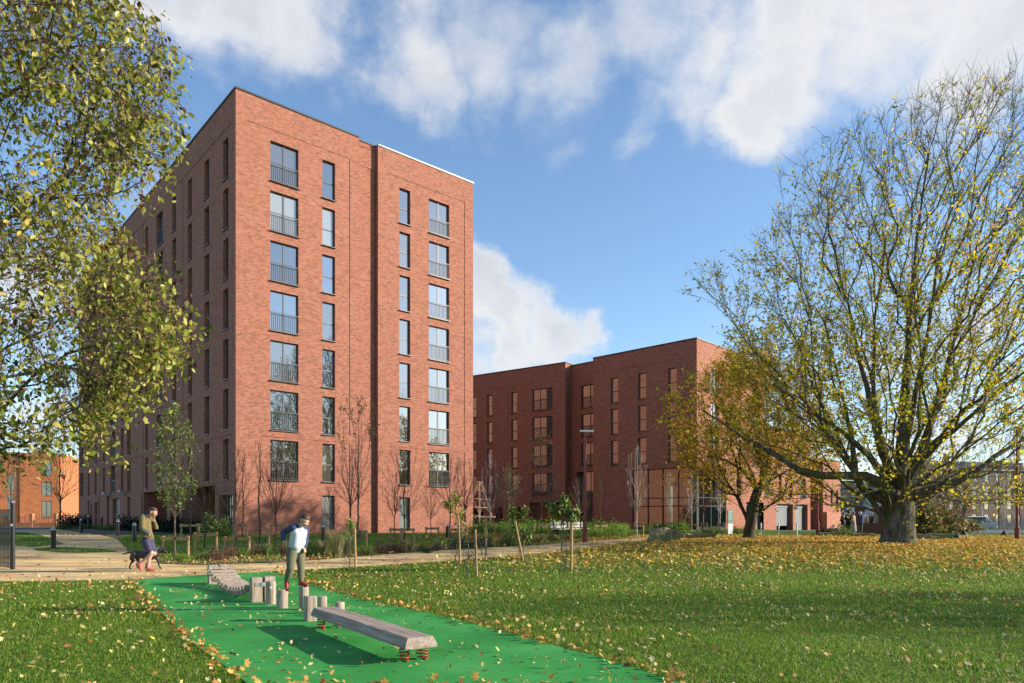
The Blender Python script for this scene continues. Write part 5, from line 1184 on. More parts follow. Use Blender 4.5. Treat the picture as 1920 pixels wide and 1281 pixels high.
for i in range(nseg):
    for j in range(8): mb.f.append((i*8+j, (i+1)*8+j, (i+1)*8+(j+1) % 8, i*8+(j+1) % 8))
mb.f += [tuple(range(8)), tuple(nseg*8+k for k in reversed(range(8)))]
mb.build2('plank', 'weathered_plank', root)
for sx in (-1, 1):
    for sy in (-1, 1):
        cx, cy = sx*(Lp/2-.24)+(.06 if sx > 0 else -.02), sy*.115; mb = MB(); k = 90; turns = 4.5
        mb.tube([(cx+.055*math.cos(2*PI*turns*i/k), cy+.055*math.sin(2*PI*turns*i/k), .008+.155*i/k) for i in range(k+1)], .0085, 7); mb.build2('spring', 'spring_red', root, True)
    
# ---------------------------------------------------------------- street furniture
def bollard(px, base, top, label):
    q = gp(px, base)
    if base < 990: q = W(px, 975, FD(max(px, 150))-4.5); q.z = g(q.x, q.y)
    h = H-(top-975)/F*q.y-q.z; root = empty('bollard', q, label, 'bollard', 'dark lit bollards along the paths'); r = .095
    MB().tube([(0, 0, 0), (0, 0, h*.86)], r, 18).build2('post', 'dark_metal', root, False)
    mb = MB(); mb.tube([(0, 0, h*.86), (0, 0, h*.885), (0, 0, h*.93)], [r*.98, r*.98, r*.6], 18); mb.tube([(0, 0, h*.93), (0, 0, h)], [r*1.0, r*.25], 18); mb.build2('lamp_head', 'cap_metal', root)
for a in [(100, 1029, 988, 'largest bollard, on the grass at the far left'), (152.6, 1000, 972, 'bollard in front of the first hedge block'), (190.4, 985, 966, 'bollard beside the doors of the shaded flats'), (221, 1005, 974, 'bollard left of the one nearest the walking man'), (252, 1016, 980, 'bollard nearest the walking man, on his left'),
    (166, 984, 965, 'small far bollard behind the hedge block'), (131, 985, 966, 'furthest bollard by the end of the flats'), (606, 1015, 984, 'bollard in front of the ground floor window right of the boy'), (839, 1009, 984, 'bollard near the right end of the tall flats'), (1231, 998, 983, 'small bollard by the glass corner behind the boulders')]: bollard(*a)
def lamp(px, base, top, label, m='red_paint', arm=1, thick=990, cat='street lamp'):
    q = gp(px, base); s = q.y/F; h = (base-top)*s; root = empty('street_lamp', q, label, cat)
    hb = max(.6, (base-thick)*s); MB().tube([(0, 0, 0), (0, 0, hb), (0, 0, hb+.08)], [.13, .13, .08], 14).build2('base', m, root); MB().tube([(0, 0, hb+.05), (0, 0, h)], [.075, .055], 12).build2('pole', m, root)
    if arm: mb = MB(); mb.tube([(0, 0, h), (.2*arm, 0, h+.06)], .035, 8); mb.prism([(-.25, -.14), (.42*arm, -.08), (.42*arm, .08), (-.25, .14)], h+.03, h+.10); mb.build2('lamp_head', 'cap_metal', root)
lamp(1097, 1017, 811, 'red lamp post with grey head by the bench in front of the flats')
lamp(1533, 1003, 862, 'red lamp post before the recess at the end of the garages', arm=1, thick=980)
lamp(1907, 1013, 800, 'red lamp post at the right edge beside the pale birch', arm=0, thick=990)
lamp(116, 986, 800, 'grey lamp column beside the corner of the shaded flats', 'grey_hood', 1, 975)
# bench
a_, b_ = gp(1045, 1006), gp(1101, 1006); L_ = (b_-a_).length; rz = math.atan2((b_-a_).y, (b_-a_).x)
root = empty('bench', a_, 'long pale slatted bench in front of the bright green planting', 'bench', None, rz)
for k in range(2): mb = MB(); mb.box(-.1, L_+.1, .38+k*.01, .42+k*.01, .52+k*.20, .68+k*.20); mb.build2('backrest', 'bench_wood', root)
mb = MB(); [mb.box(-.1, L_+.1, -.1+k*.15, .02+k*.15, .42, .46) for k in range(3)]; mb.build2('seat', 'bench_wood', root)
for x in (.2, L_/2, L_-.2): mb = MB(); mb.box(x-.03, x+.03, -.05, .33, 0, .42); mb.box(x-.03, x+.03, .33, .378, 0, .9); mb.build2('leg', 'dark_metal', root)
# boulders
def boulder(xl, xr, top, base, label, seed, dep=.8, name='boulder'):
    a_, b_ = gp(xl, base), gp(xr, base); wd = (b_-a_).length; c = (a_+b_)/2; h = (base-top)/F*c.y; bm = bmesh.new(); bmesh.ops.create_cube(bm, size=1); bmesh.ops.subdivide_edges(bm, edges=bm.edges[:], cuts=5, use_grid_fill=True)
    for v in bm.verts:
        p = v.co.copy(); n_ = mnoise.noise(p*1.7+Vector((seed*3.1, 0, seed)))*.22+mnoise.noise(p*5+Vector((0, seed, 0)))*.07; p += p.normalized()*n_*.8
        p.z *= 1+.15*math.sin(p.x*3+seed); v.co = Vector((p.x*wd, p.y*wd*dep, (p.z+.40)*h*1.25))
    me = bpy.data.meshes.new(name); bm.to_mesh(me); bm.free(); me.materials.append(MATS['boulder_stone']); o = link(name, me, None, c+Vector((0, wd*dep*.4, 0)))
    tag(o, label, 'boulder', 'sandstone boulders edging the leafy lawn')
boulder(1220, 1256, 996, 1018, 'largest square boulder where the path meets the leafy lawn', 1); boulder(1256, 1276, 998, 1015, 'upright boulder directly right of the largest one', 2); boulder(1277, 1302, 1003, 1012, 'low dark boulder between the upright and the long one', 3); boulder(1301, 1342, 1000, 1011, 'long low boulder left of the small maple', 4, .5)
boulder(1537, 1560, 999, 1006, 'low rock right of the red post by the garages', 5, .5); boulder(1562, 1580, 998, 1005, 'pale rock left of the waiting people', 6, .6); boulder(1600, 1640, 1001, 1007, 'flat stone slab below the people by the sign', 7, .4); boulder(1722, 1788, 1003, 1013, 'long dark stone edge of the mound right of the big trunk', 8, .25)
# white posts, totem, signs, planter, arches
for px, l in ((1427, 'left'), (1460, 'middle'), (1494, 'right')): gobj('post', MB().tube([(0, 0, 0), (0, 0, .88)], .05, 10), 'white_paint', gp(px, 1004), 'short white post before the shutters, '+l+' one of three', 'post', 'white posts in front of the garage shutters')
q = gp(1369, 1001); root = empty('totem_sign', q, 'tall narrow green totem sign on a pale base beside the glass corner', 'sign', None, .4)
mb = MB(); mb.box(-.24, .24, -.05, .05, .75, 1.75); mb.build2('panel', 'sign_green', root); mb = MB(); mb.box(-.22, .22, -.045, .045, 0, .75); mb.build2('base', 'white_paint', root)
mb = MB(); [mb.box(-.17, .05+.1*(k % 3 == 0), -.054, -.051, 1.60-k*.11, 1.63-k*.11) for k in range(6)]; mb.build2('marks', 'white_paint', root)
q = gp(1606, 1003); h = (1003-948)/F*q.y; root = empty('park_sign', q, 'brown panel sign on a dark post behind the waiting people', 'sign')
mb = MB(); mb.box(-.09, .09, -.06, .06, 0, h); mb.build2('post', 'corten', root); mb = MB(); mb.box(.1, .58, -.04, .04, h*.79, h*.97); mb.build2('panel', 'corten', root)
q = gp(1599, 1001); h = (1001-948)/F*q.y; root = empty('road_sign', q, 'narrow white sign plate on a thin pole left of the brown sign', 'sign'); MB().tube([(0, 0, 0), (0, 0, h)], .03, 8).build2('pole', 'cap_metal', root); mb = MB(); mb.box(-.11, .11, -.05, -.03, h*.72, h); mb.build2('plate', 'white_paint', root)
q0, q1 = gp(1620, 1002), gp(1640, 1002); root = empty('planter', q0, 'rusty brown steel planter box in front of the person in black', 'planter'); L_ = (q1-q0).length
mb = MB(); mb.box(0, L_, 0, .05, 0, .85).box(0, L_, .95, 1.0, 0, .85).box(0, .05, .05, .95, 0, .85).box(L_-.05, L_, .05, .95, 0, .85); mb.build2('box', 'corten', root); mb = MB(); mb.box(.05, L_-.05, .05, .95, 0, .75); mb.build2('earth', 'soil', root)
def arch(px, base, top, mir, label):
    q = gp(px, base); h = (base-top)/F*q.y; pts = [(0, 0, 0), (0, 0, h*.6), (mir*.04, 0, h*.75), (mir*.25, 0, h*.9), (mir*.75, 0, h*1.0), (mir*1.3, 0, h*1.06)]
    gobj('rusty_arch', MB().tube(pts, .17, 4), 'corten', q, label, 'arch', 'rusty steel arch beams at the park gate')
arch(1727, 1001, 936, -1, 'curved rusty beam rising right of the big maple trunk'); arch(1653, 1001, 936, 1, 'curved rusty beam on the left of the big maple trunk')
for px, l in ((1713, 'rusty post hard against the big trunk'), (1720, 'rusty post left of the curved beam'), (1732, 'rusty post right of the curved beam'), (1648, 'rusty post beside the person in red')):
    mb = MB(); mb.box(-.05, .05, -.05, .05, 0, 1.25); gobj('gate_post', mb, 'corten', gp(px, 1001), l, 'post', 'short rusty posts at the park gate')
# climbing frame of timber and rope
q = gp(905, 1000); q = W(899, 1000, 56); q.z = g(q.x, q.y); root = empty('climbing_frame', q, 'tapering lattice climbing frame of pale timber beside the right edge of the tall flats', 'climbing frame')
hz = (998-907)/F*56
MB().tube([(0, 0, 0), (0, 0, hz*.8)], .05, 8).build2('mast', 'grey_hood', root)
cor = [(math.cos(a), math.sin(a)) for a in [PI/6+k*PI/3 for k in range(6)]]; mb = MB(); R0 = 1.15
for c, s_ in cor: mb.tube([(c*R0, s_*R0, hz*.3), (c*.16, s_*.16, hz*1.02)], .024, 5)
for k in range(6): c, s_ = cor[k]; c2, s2 = cor[(k+1) % 6]; mb.tube([(c*R0, s_*R0, hz*.3), (c2*.62, s2*.62, hz*.66), (c*.16, s_*.16, hz)], .02, 5)
mb.build2('struts', 'rope_timber', root); mb = MB()
for t_ in (0, .26, .5, .74, .97):
    r_ = R0*(1-t_)+.16*t_; r_ *= 1.25; z = hz*(.3+.72*t_); mb.tube([(r_*cor[k % 6][0], r_*cor[k % 6][1], z+.06*math.sin(k)) for k in range(7)], .026, 5)
mb.build2('rungs', 'rope_timber', root)
# railings at the left edge
q = gp(24, 1068); dv = Vector((-.8, .6, 0)); root = empty('railing_fence', q, 'tall black vertical bar fence ending in a post at the left edge', 'fence')
n = 46
for i in range(1, n):
    p = dv*(.11*i); hh = 1.80; x, y = p.x, p.y; z = g(q.x+x, q.y+y)-q.z; MB().tube([(x, y, z+.02), (x, y, z+hh)], .013, 6).build2('bar', 'dark_metal', root)
mb = MB()
for z in (.18, 1.62): mb.tube([(0, 0, z), tuple(dv*(.11*n)+Vector((0, 0, z)))], .02, 4)
mb.build2('rail', 'dark_metal', root); MB().tube([(0, 0, -.1), (0, 0, 2.0)], .06, 14).build2('end_post', 'dark_metal', root); MB().tube([(0, 0, 2.0), (0, 0, 2.05)], [.065, .03], 14).build2('cap', 'cap_metal', root)
mb = MB(); mb.tube([tuple(dv*.05+Vector((.0, -.05, 1.62))), tuple(dv*.75+Vector((0, -.05, 1.63)))], .035, 6); mb.build2('teal_tape', 'teal_plastic', root)
mb = MB(); mb.box(-.03, .03, -.075, -.06, 1.30, 1.37); mb.build2('reflector', 'white_paint', root)
# far fences on the right
q0 = W(1795, 975, 95); root = empty('palisade_fence', (q0.x, q0.y, -.3), 'grey steel palisade fence across the right background', 'fence')
mb = MB()
for i in range(100): x = i*.16; mb.box(x, x+.09, 0, .02, 0, 2.05)
mb.build2('pales', 'grey_hood', root)['kind'] = 'stuff'; mb = MB(); [mb.box(0, 16, .02, .06, z, z+.06) for z in (.4, 1.6)]; mb.build2('rails', 'grey_hood', root)
q0 = W(1740, 975, 72); root = empty('mesh_fence', (q0.x, q0.y, -.1), 'thin black mesh fence on tall posts behind the mound', 'fence')
for i in range(7): x = i*2.6; mb = MB(); mb.box(x-.03, x+.03, -.03, .03, 0, 2.6 if i in (1, 4) else 1.9); mb.build2('post', 'dark_metal', root)
mb = MB(); [mb.box(0, 15.6, -.006, .006, z, z+.012) for z in (.3, .7, 1.1, 1.5, 1.85)]; [mb.box(i*.26-.004, i*.26+.004, -.004, .004, .2, 1.86) for i in range(61)]; mb.build2('mesh_panel', 'dark_metal', root)
# parked van and car far away
def car(q, rz, label, van=False, m='car_paint', name='parked_car'):
    root = empty(name, q, label, 'van' if van else 'car', None, rz); L_, Wd, Hh = (4.8, 1.9, 2.1) if van else (4.1, 1.7, 1.45)
    pr = [(-L_/2, .3), (-L_/2, .85), (-L_/2+.15, Hh-.1), (-L_/2+.4, Hh), (L_*.12, Hh), (L_*.28, .95), (L_/2-.1, .8), (L_/2, .55), (L_/2, .3)] if not van else [(-L_/2, .3), (-L_/2, Hh-.1), (-L_/2+.15, Hh), (L_*.18, Hh), (L_*.34, 1.2), (L_/2-.05, 1.0), (L_/2, .3)]
    mb = MB(); n = len(pr); mb.v = [(x, -Wd/2, z) for x, z in pr]+[(x, Wd/2, z) for x, z in pr]; mb.f = [tuple(range(n)), tuple(n+k for k in reversed(range(n)))]+[(k, k+n, (k+1) % n+n, (k+1) % n) for k in range(n)]
    o = mb.build2('body', m, root); bv = o.modifiers.new('bevel', 'BEVEL'); bv.width = .07; bv.segments = 3
    mb = MB(); zz = .92 if not van else 1.2; [mb.box(-L_/2+.35, L_*.12, s_*Wd/2-.01, s_*Wd/2+.01, zz, Hh-.15) for s_ in (-1, 1)]; mb.build2('side_window', 'car_glass', root)
    for x in (-L_*.31, L_*.31):
        for s_ in (-1, 1): w_ = MB().tube([(x, s_*(Wd/2-.18), .31), (x, s_*(Wd/2+.01), .31)], .31, 18).build2('wheel', 'rubber_black', root); link('rim', MB().tube([(x, s_*(Wd/2), .31), (x, s_*(Wd/2+.02), .31)], .18, 14).mesh('rim', 'cap_metal'), w_)
q = W(1580, 990, 92); q.z = g(q.x, q.y); car(q, .1, 'dark maroon parked car behind the waiting people')
q = W(1832, 985, 102); q.z = g(q.x, q.y); car(q, .05, 'white van parked behind the grey palisade fence', True, 'white_cladding', 'parked_van')

# ---------------------------------------------------------------- fallen leaves and grass
rs = np.random.RandomState(77)
def scatter(x0, x1, y0, y1, dens, fn=None):
    n = int((x1-x0)*(y1-y0)*dens); P = np.stack([rs.uniform(x0, x1, n), rs.uniform(y0, y1, n)], 1)
    # only the wedge the photograph could see, with a margin to either side
    P = P[(np.abs(P[:, 0]) < P[:, 1]*.78+2.5)]
    if fn is not None: P = P[rs.uniform(size=len(P)) < fn(P)]
    return P
def noise2(P, s, seed=0): return np.array([mnoise.noise((x*s, y*s, seed)) for x, y in P])
def lay(P, z0, zv): return np.stack([P[:, 0], P[:, 1], gnp(P[:, 0], P[:, 1])+z0+rs.uniform(0, zv, len(P))], 1)
onrub = lambda P: inpoly(P, RUB)
onpath = lambda P: inpoly(P, PATH) & ~inpoly(P, PATCH) & ~inpoly(P, SLIV)
def dcar(P):
    x, y = P[:, 0], P[:, 1]; d = npsm(19.5, 27, y+.12*x)*npsm(-7, 3, x)*(1-npsm(44, 52, y)); return d*(1-.93*onpath(P))*(.55+.45*npsm(16, 0, np.hypot(x-16, y-35)))
P = scatter(-8, 36, 19, 52, 95, dcar); leaf_mesh('fallen_leaves', lay(P, .02, .07), .108, 'fallen_yellow', None, .55, 'maple', 0, rs)
tag(bpy.data.objects['fallen_leaves'], 'dense carpet of yellow and orange fallen leaves under the two maples', 'fallen leaves', kind='stuff')
P = scatter(-14, 24, 5.5, 26, 44, lambda P: (~onrub(P))*(1-.85*onpath(P))*np.clip(.30+.9*noise2(P, .5)+.35*npsm(14, 24, P[:, 1])+.1*npsm(2, -6, P[:, 0]), .07, 1))
o = leaf_mesh('fallen_leaves', lay(P, .012, .04), .060, 'fallen_mixed', None, .25, 'maple', 0, rs, vs=.45); tag(o, 'scattered tan, yellow and brown leaves lying on the lawns', 'fallen leaves', kind='stuff')
P = scatter(-8, 4, 5.5, 20, 30, lambda P: onrub(P)*np.clip(.55+1.1*noise2(P, .8, 2), .1, 1)); o = leaf_mesh('fallen_leaves', lay(P, .016, .012), .056, 'fallen_mixed', None, .4, 'leaf', 0, rs, vs=.5); tag(o, 'small dry leaves scattered over the green play surface', 'fallen leaves', kind='stuff')
P = scatter(-18, 12, 18, 42, 110, lambda P: inpoly(P, BED)*np.clip(.6+1.2*noise2(P, .7, 5), .12, 1)); Q = scatter(-30, 12, 12, 42, 16, lambda P: onpath(P)*np.clip(.12+.8*noise2(P, .45, 9), .015, 1)); 
# leaves gathered along the edge of the play surface
E = []
for i in range(len(RUB)):
    a_, b_ = np.array(RUB[i][:2]), np.array(RUB[(i+1) % len(RUB)][:2]); n = int(np.linalg.norm(b_-a_)*22)
    if a_[1] < 6 and b_[1] < 6: continue
    t_ = rs.uniform(size=(n, 1)); E.append(a_+(b_-a_)*t_+rs.normal(size=(n, 2))*.09)
P = np.concatenate([P, Q, *E]); o = leaf_mesh('fallen_leaves', lay(P, .025, .05), .075, 'fallen_brown', None, .45, 'maple', 0, rs, vs=.45); tag(o, 'brown and golden leaves heaped along bed and path edges', 'fallen leaves', kind='stuff')

def grass(P, h, wd, m, name, label):
    n = len(P); B = lay(P, 0, .001); a = rs.uniform(0, 2*PI, n); s_ = np.stack([np.cos(a), np.sin(a), np.zeros(n)], 1)*(wd*rs.uniform(.6, 1.4, n))[:, None]
    hh = h*rs.uniform(.45, 1.25, n)*(1+.55*np.array(noise2(P, .9, 4))+.6*np.array(noise2(P, 4.5, 8))); t_ = B+np.stack([rs.normal(size=n)*h*.45, rs.normal(size=n)*h*.45, hh], 1)
    V = np.stack([B-s_, B+s_, t_], 1).reshape(-1, 3); o = fast(name, V, 3, m); return tag(o, label, 'grass', kind='stuff')
lawnf = lambda P: (~onrub(P)) & (~onpath(P)) & (~inpoly(P, BED))
grass(scatter(-10, 14, 5.2, 11, 1500, lawnf), .042, .0032, 'grass_blade', 'grass', 'short mown grass blades of the nearest lawn')
grass(scatter(-18, 20, 11, 20, 520, lawnf), .05, .006, 'grass_blade', 'grass', 'mown grass blades in the middle of the lawns')
grass(scatter(-28, 34, 20, 40, 110, lambda P: lawnf(P) & (~inpoly(P, BED2))), .07, .013, 'grass_blade', 'grass', 'mown grass further back around trees and frames')
# tufts of longer grass and herbs in the bed
P = scatter(-20, 14, 20, 44, 90, lambda P: inpoly(P, BED)*np.clip(.3+1.6*noise2(P, .6, 12), 0, 1)); grass(P, .22, .012, 'leaf_bright', 'ground_cover', 'low green herbs covering the soil of the planting bed')
P = scatter(-5, 13, 44, 62, 60, lambda P: ((P[:, 0] > (P[:, 1]*-.055)) & (P[:, 0] < P[:, 1]*.165))*1.0); grass(P, .48, .03, 'leaf_bright', 'ground_cover', 'tall bright green herbs in front of the mid rise flats')
# ---------------------------------------------------------------- people and dog: swept limbs fused into one skin
plain('skin', (.58, .33, .24), .55); plain('hair_brown', (.07, .038, .02), .6, 0, .4, 60, .3); plain('hair_white', (.6, .58, .55), .7)
plain('navy_cloth', (.035, .055, .13), .85); plain('white_cloth', (.62, .63, .66), .85); plain('khaki_cloth', (.15, .14, .085), .9); plain('olive_cloth', (.16, .125, .045), .85)
plain('slate_cloth', (.045, .055, .06), .85); plain('shorts_cloth', (.03, .025, .08), .7); plain('red_shoe', (.42, .015, .02), .5); plain('coral_shoe', (.62, .14, .10), .5)
plain('sole_white', (.7, .68, .64), .6); plain('black_cloth', (.012, .012, .015), .8); plain('black_fur', (.012, .011, .011), .5); plain('beige_cloth', (.42, .30, .22), .85); plain('pale_cloth', (.36, .33, .38), .85); plain('red_cloth', (.22, .012, .02), .8); plain('eye_dark', (.02, .015, .01), .2); plain('lip', (.42, .17, .14), .5)
def capsule(V, Fc, p0, r0, p1, r1, n=12):
    p0, p1 = Vector(p0), Vector(p1); ax = p1-p0; L_ = ax.length
    d = ax/L_ if L_ > 1e-6 else Vector((0, 0, 1)); ref = Vector((0, 1, 0)) if abs(d.y) < .8 else Vector((1, 0, 0)); u = d.cross(ref).normalized(); w_ = u.cross(d)
    rings = []
    for k in range(1, 5): a = PI/2*k/4; rings.append((p0-d*r0*math.cos(a), r0*math.sin(a)))
    for k in range(0, 4): a = PI/2*k/4; rings.append((p1+d*r1*math.sin(a), r1*math.cos(a)))
    i0 = len(V)
    for c, r in rings:
        for j in range(n): a = 2*PI*j/n; V.append(c+(u*math.cos(a)+w_*math.sin(a))*r)
    m_ = len(rings); Fc += [(i0+k*n+j, i0+k*n+(j+1) % n, i0+(k+1)*n+(j+1) % n, i0+(k+1)*n+j) for k in range(m_-1) for j in range(n)]
    V.append(p0-d*r0); V.append(p1+d*r1); b_ = len(V)-2
    Fc += [(b_, i0+(j+1) % n, i0+j) for j in range(n)]+[(b_+1, i0+(m_-1)*n+j, i0+(m_-1)*n+(j+1) % n) for j in range(n)]
def fused(name, caps, m, parent, vox=.012, it=3):
    V, Fc = [], []
    for c in caps:
        for a, b_ in zip(c[:-1], c[1:]): capsule(V, Fc, a[0], a[1], b_[0], b_[1])
    me = bpy.data.meshes.new('t'); me.from_pydata([tuple(v) for v in V], [], Fc); o = bpy.data.objects.new('t', me); COL.objects.link(o)
    md = o.modifiers.new('r', 'REMESH'); md.mode = 'VOXEL'; md.voxel_size = vox; md.use_smooth_shade = True
    sm_ = o.modifiers.new('s', 'SMOOTH'); sm_.factor = .5; sm_.iterations = it
    dg = bpy.context.evaluated_depsgraph_get(); dg.update(); me2 = bpy.data.meshes.new_from_object(o.evaluated_get(dg)); bpy.data.objects.remove(o)
    me2.name = name; me2.materials.clear(); me2.materials.append(MATS[m]); me2.polygons.foreach_set('use_smooth', [True]*len(me2.polygons)); return link(name, me2, parent)
def hand(wrist, dirv, side, s=1.0, curl=.6):
    """palm, four unequal bent fingers and a thumb; side = direction of the thumb"""
    w_, d, t = Vector(wrist), Vector(dirv).normalized(), Vector(side); t = (t-d*t.dot(d)).normalized(); n_ = d.cross(t); c = [[(w_, .022*s), (w_+d*.04*s, .024*s)]]
    for k in (-1, 1): c.append([(w_+d*.01*s, .017*s), (w_+d*.068*s+t*.022*k*s, .014*s)])
    for k, L_ in ((-1.5, .055), (-.5, .066), (.5, .070), (1.5, .062)):
        b_ = w_+d*.075*s+t*(.0165*k*s); m1 = b_+(d*math.cos(curl*.5)+n_*math.sin(curl*.5))*L_*.5*s; m2 = m1+(d*math.cos(curl*1.6)+n_*math.sin(curl*1.6))*L_*.5*s; c.append([(b_, .0088*s), (m1, .008*s), (m2, .0068*s)])
    b_ = w_+d*.025*s+t*.024*s; m1 = b_+(d*.7+t*.7)*.035*s; c.append([(b_, .012*s), (m1, .0095*s), (m1+(d*.9+n_*.4)*.028*s, .008*s)]); return c
def headcaps(c, r, fwd, up=(0, 0, 1)):
    c, f, u_ = Vector(c), Vector(fwd).normalized(), Vector(up).normalized(); u_ = (u_-f*u_.dot(f)).normalized(); s_ = f.cross(u_)
    k = r/.1; caps = [[(c+u_*.025*k-f*.012*k, .088*k), (c+u_*.02*k+f*.012*k, .086*k)], [(c-u_*.045*k+f*.025*k, .062*k), (c-u_*.078*k+f*.045*k, .038*k)], [(c+f*.092*k-u_*.01*k, .012*k), (c+f*.112*k-u_*.034*k, .014*k)]]
    for q in (-1, 1): caps += [[(c+s_*q*.092*k-f*.005*k, .017*k), (c+s_*q*.092*k-f*.008*k-u_*.03*k, .012*k)], [(c+s_*q*.035*k+f*.075*k-u_*.03*k, .026*k), (c+s_*q*.03*k+f*.07*k-u_*.05*k, .022*k)]]
    return caps, (c, f, u_, s_, k)
def face(fr, parent, hair='hair_brown', hl=0):
    c, f, u_, s_, k = fr
    for q in (-1, 1): fused('eye', [[(c+s_*q*.034*k+f*.090*k+u_*.002*k, .010*k), (c+s_*q*.034*k+f*.090*k+u_*.0021*k, .010*k)]], 'eye_dark', parent, .004, 0)
    fused('mouth', [[(c-s_*.018*k+f*.094*k-u_*.062*k, .0055*k), (c+s_*.018*k+f*.094*k-u_*.062*k, .0055*k)]], 'lip', parent, .003, 0)
    V = [[(c+u_*.042*k-f*.030*k, .092*k), (c+u_*.052*k+f*.006*k, .084*k)], [(c-f*.05*k+u_*.0*k, .070*k), (c-f*.052*k-u_*.035*k, .055*k)]]
    rr = random.Random(1)
    for _ in range(26): a = rr.uniform(0, 2*PI); e_ = rr.uniform(.15, 1.2); dv = u_*math.sin(e_)+(f*math.cos(a)+s_*math.sin(a))*math.cos(e_)*.9; p = c+u_*.048*k-f*.022*k+dv*.080*k; V.append([(p, .016*k), (p+dv*.012*k+f*.012*k, .009*k)])
    fused('hair', V, hair, parent, .007, 1)
# --- boy on the post: x right, y away, z up; origin at the top of the post -----------------------------------
q = qb+Vector((0, 0, .40)); root = empty('person', q, 'boy in navy sleeved white top and khaki joggers stepping across the wooden posts', 'person')
f = Vector((.80, -.50, -.50)); hc, fr = headcaps((.02, -.03, 1.155), .088, f, (.45, -.05, 1))
nk = [((-.075, .0, 1.05), .042), ((-.01, -.012, 1.115), .043)]
sR, eR, wR = (-.165, -.07, 1.035), (-.355, -.02, .95), (-.325, -.10, .80)     # arm on his hip, screen left
sL, eL, wL = (.0, .10, .985), (-.005, .15, .80), (.0, .04, .67)
body = hc+[nk]+[[((-.08, .02, 1.0), .08), ((-.12, .02, .86), .085), ((-.14, .03, .68), .085)], [(sR, .04), (eR, .032), (wR, .022)], [(sL, .04), (eL, .032), (wL, .022)]]
body += hand(wR, (.62, -.1, -.62), (.4, -.6, .5), .9, .5)+hand(wL, (.25, -.4, -.35), (-.3, -.4, .6), .9, 1.1)
hipL, hipR = (-.085, .07, .63), (-.19, -.04, .63); kR, aR = (-.205, -.09, .33), (-.295, -.01, .105); kL, aL = (-.055, .02, .34), (-.052, .02, .09)
body += [[(hipR, .07), (kR, .045), (aR, .032)], [(hipL, .07), (kL, .045), (aL, .032)]]
b0 = fused('body', body, 'skin', root, .0075, 2); face(fr, b0)
fused('top', [[((-.07, .01, 1.035), .060), ((-.085, .015, .97), .100), ((-.115, .01, .85), .108), ((-.135, .01, .75), .112), ((-.145, .01, .675), .118)], [((-.135, -.035, .985), .075), ((-.16, -.04, .85), .078), ((-.175, -.035, .685), .085)], [((-.02, .06, .965), .068), ((-.05, .06, .85), .075), ((-.085, .06, .685), .088)], [((-.10, -.07, .90), .07), ((-.12, -.07, .72), .085)]], 'white_cloth', root, .009, 5)
for nm, s_, e_, w_ in (('sleeve', sR, eR, wR), ('sleeve', sL, eL, wL)):
    s_, e_, w_ = Vector(s_), Vector(e_), Vector(w_); fused(nm, [[(Vector((-.075, .01, 1.04)).lerp(s_, .35), .060), (s_, .068), (s_.lerp(e_, .5), .056), (e_, .050), (w_.lerp(e_, .12), .034)]], 'navy_cloth', root, .009)
fused('trousers', [[(hipR, .098), ((-.20, -.07, .48), .086), (kR, .068), (Vector(kR).lerp(Vector(aR), .5), .066), (aR, .043)], [(hipL, .095), ((-.07, .045, .48), .082), (kL, .064), (Vector(kL).lerp(Vector(aL), .5), .062), (aL, .043)], [((-.17, 0, .66), .10), ((-.11, .04, .66), .10)]], 'khaki_cloth', root, .009)
def shoe(a, toe, m, parent, s=1.0, sole=True, tip=0):
    a = Vector(a); d = Vector(toe).normalized(); dn = Vector((0, 0, -1)); dn = (dn-d*dn.dot(d)).normalized()
    o = fused('shoe', [[(a-d*.03*s+dn*.035*s, .040*s), (a+dn*.03*s+d*.03*s, .046*s), (a+dn*.05*s+d*.11*s, .038*s), (a+dn*.056*s+d*.155*s, .028*s)], [(a, .042*s), (a+dn*.03*s+d*.02*s, .044*s)]], m, parent, .008, 2)
    if sole: link('sole', fused_mesh([[(a-d*.035*s+dn*.068*s, .018*s), (a+d*.05*s+dn*.074*s, .018*s), (a+d*.155*s+dn*.074*s, .015*s)]]), o)
def fused_mesh(caps):
    o = fused('sole', caps, 'sole_white', None, .007, 1); me = o.data; bpy.data.objects.remove(o); return me
shoe((-.05, .02, .085), (.85, -.5, -.04), 'red_shoe', root, .95, False); shoe((-.297, -.01, .10), (.25, -.45, -.85), 'red_shoe', root, .95, False)
# --- man walking the dog ---------------------------------------------------------------------------------------
q = gp(282, 1072); root = empty('person', q+Vector((0, 0, .005)), 'man in olive hoodie and dark shorts walking beside the black dog', 'person'); S = q.y/F
def mp(px, py, y=0): return ((px-282)*S, y, (1072-py)*S)
hc, fr = headcaps(mp(287.2, 961, 0), .112, (.93, -.12, -.32), (.35, 0, 1))
sh_, el, hd_ = mp(273, 972, -.17), mp(276, 994, -.26), mp(287, 1003, -.22); s2, e2, h2 = mp(275, 973, .17), mp(287, 990, .18), mp(286.5, 975, .06)
k1_, a1_ = mp(287, 1037, -.09), mp(280.5, 1064, -.08); k2_, a2_ = mp(286, 1039, .10), mp(261, 1056, .10)
hp1, hp2 = mp(277, 1014, -.09), mp(277, 1014, .09)
body = hc+[[(mp(275, 969), .062), (mp(283, 966), .058)], [(mp(274, 979), .10), (mp(276, 1010), .10)], [(sh_, .05), (el, .042), (hd_, .03)], [(s2, .05), (e2, .042), (h2, .03)], [(hp1, .10), (k1_, .062), (Vector(k1_).lerp(Vector(a1_), .35)+Vector((-.03, 0, 0)), .058), (a1_, .038)], [(hp2, .10), (k2_, .062), (Vector(k2_).lerp(Vector(a2_), .35)+Vector((0, 0, .03)), .058), (a2_, .038)]]
body += hand(h2, (.3, -.2, .9), (-.6, .2, .3), 1, 1.3)+hand(hd_, (.8, .3, -.4), (0, -.3, .7), 1, .9)
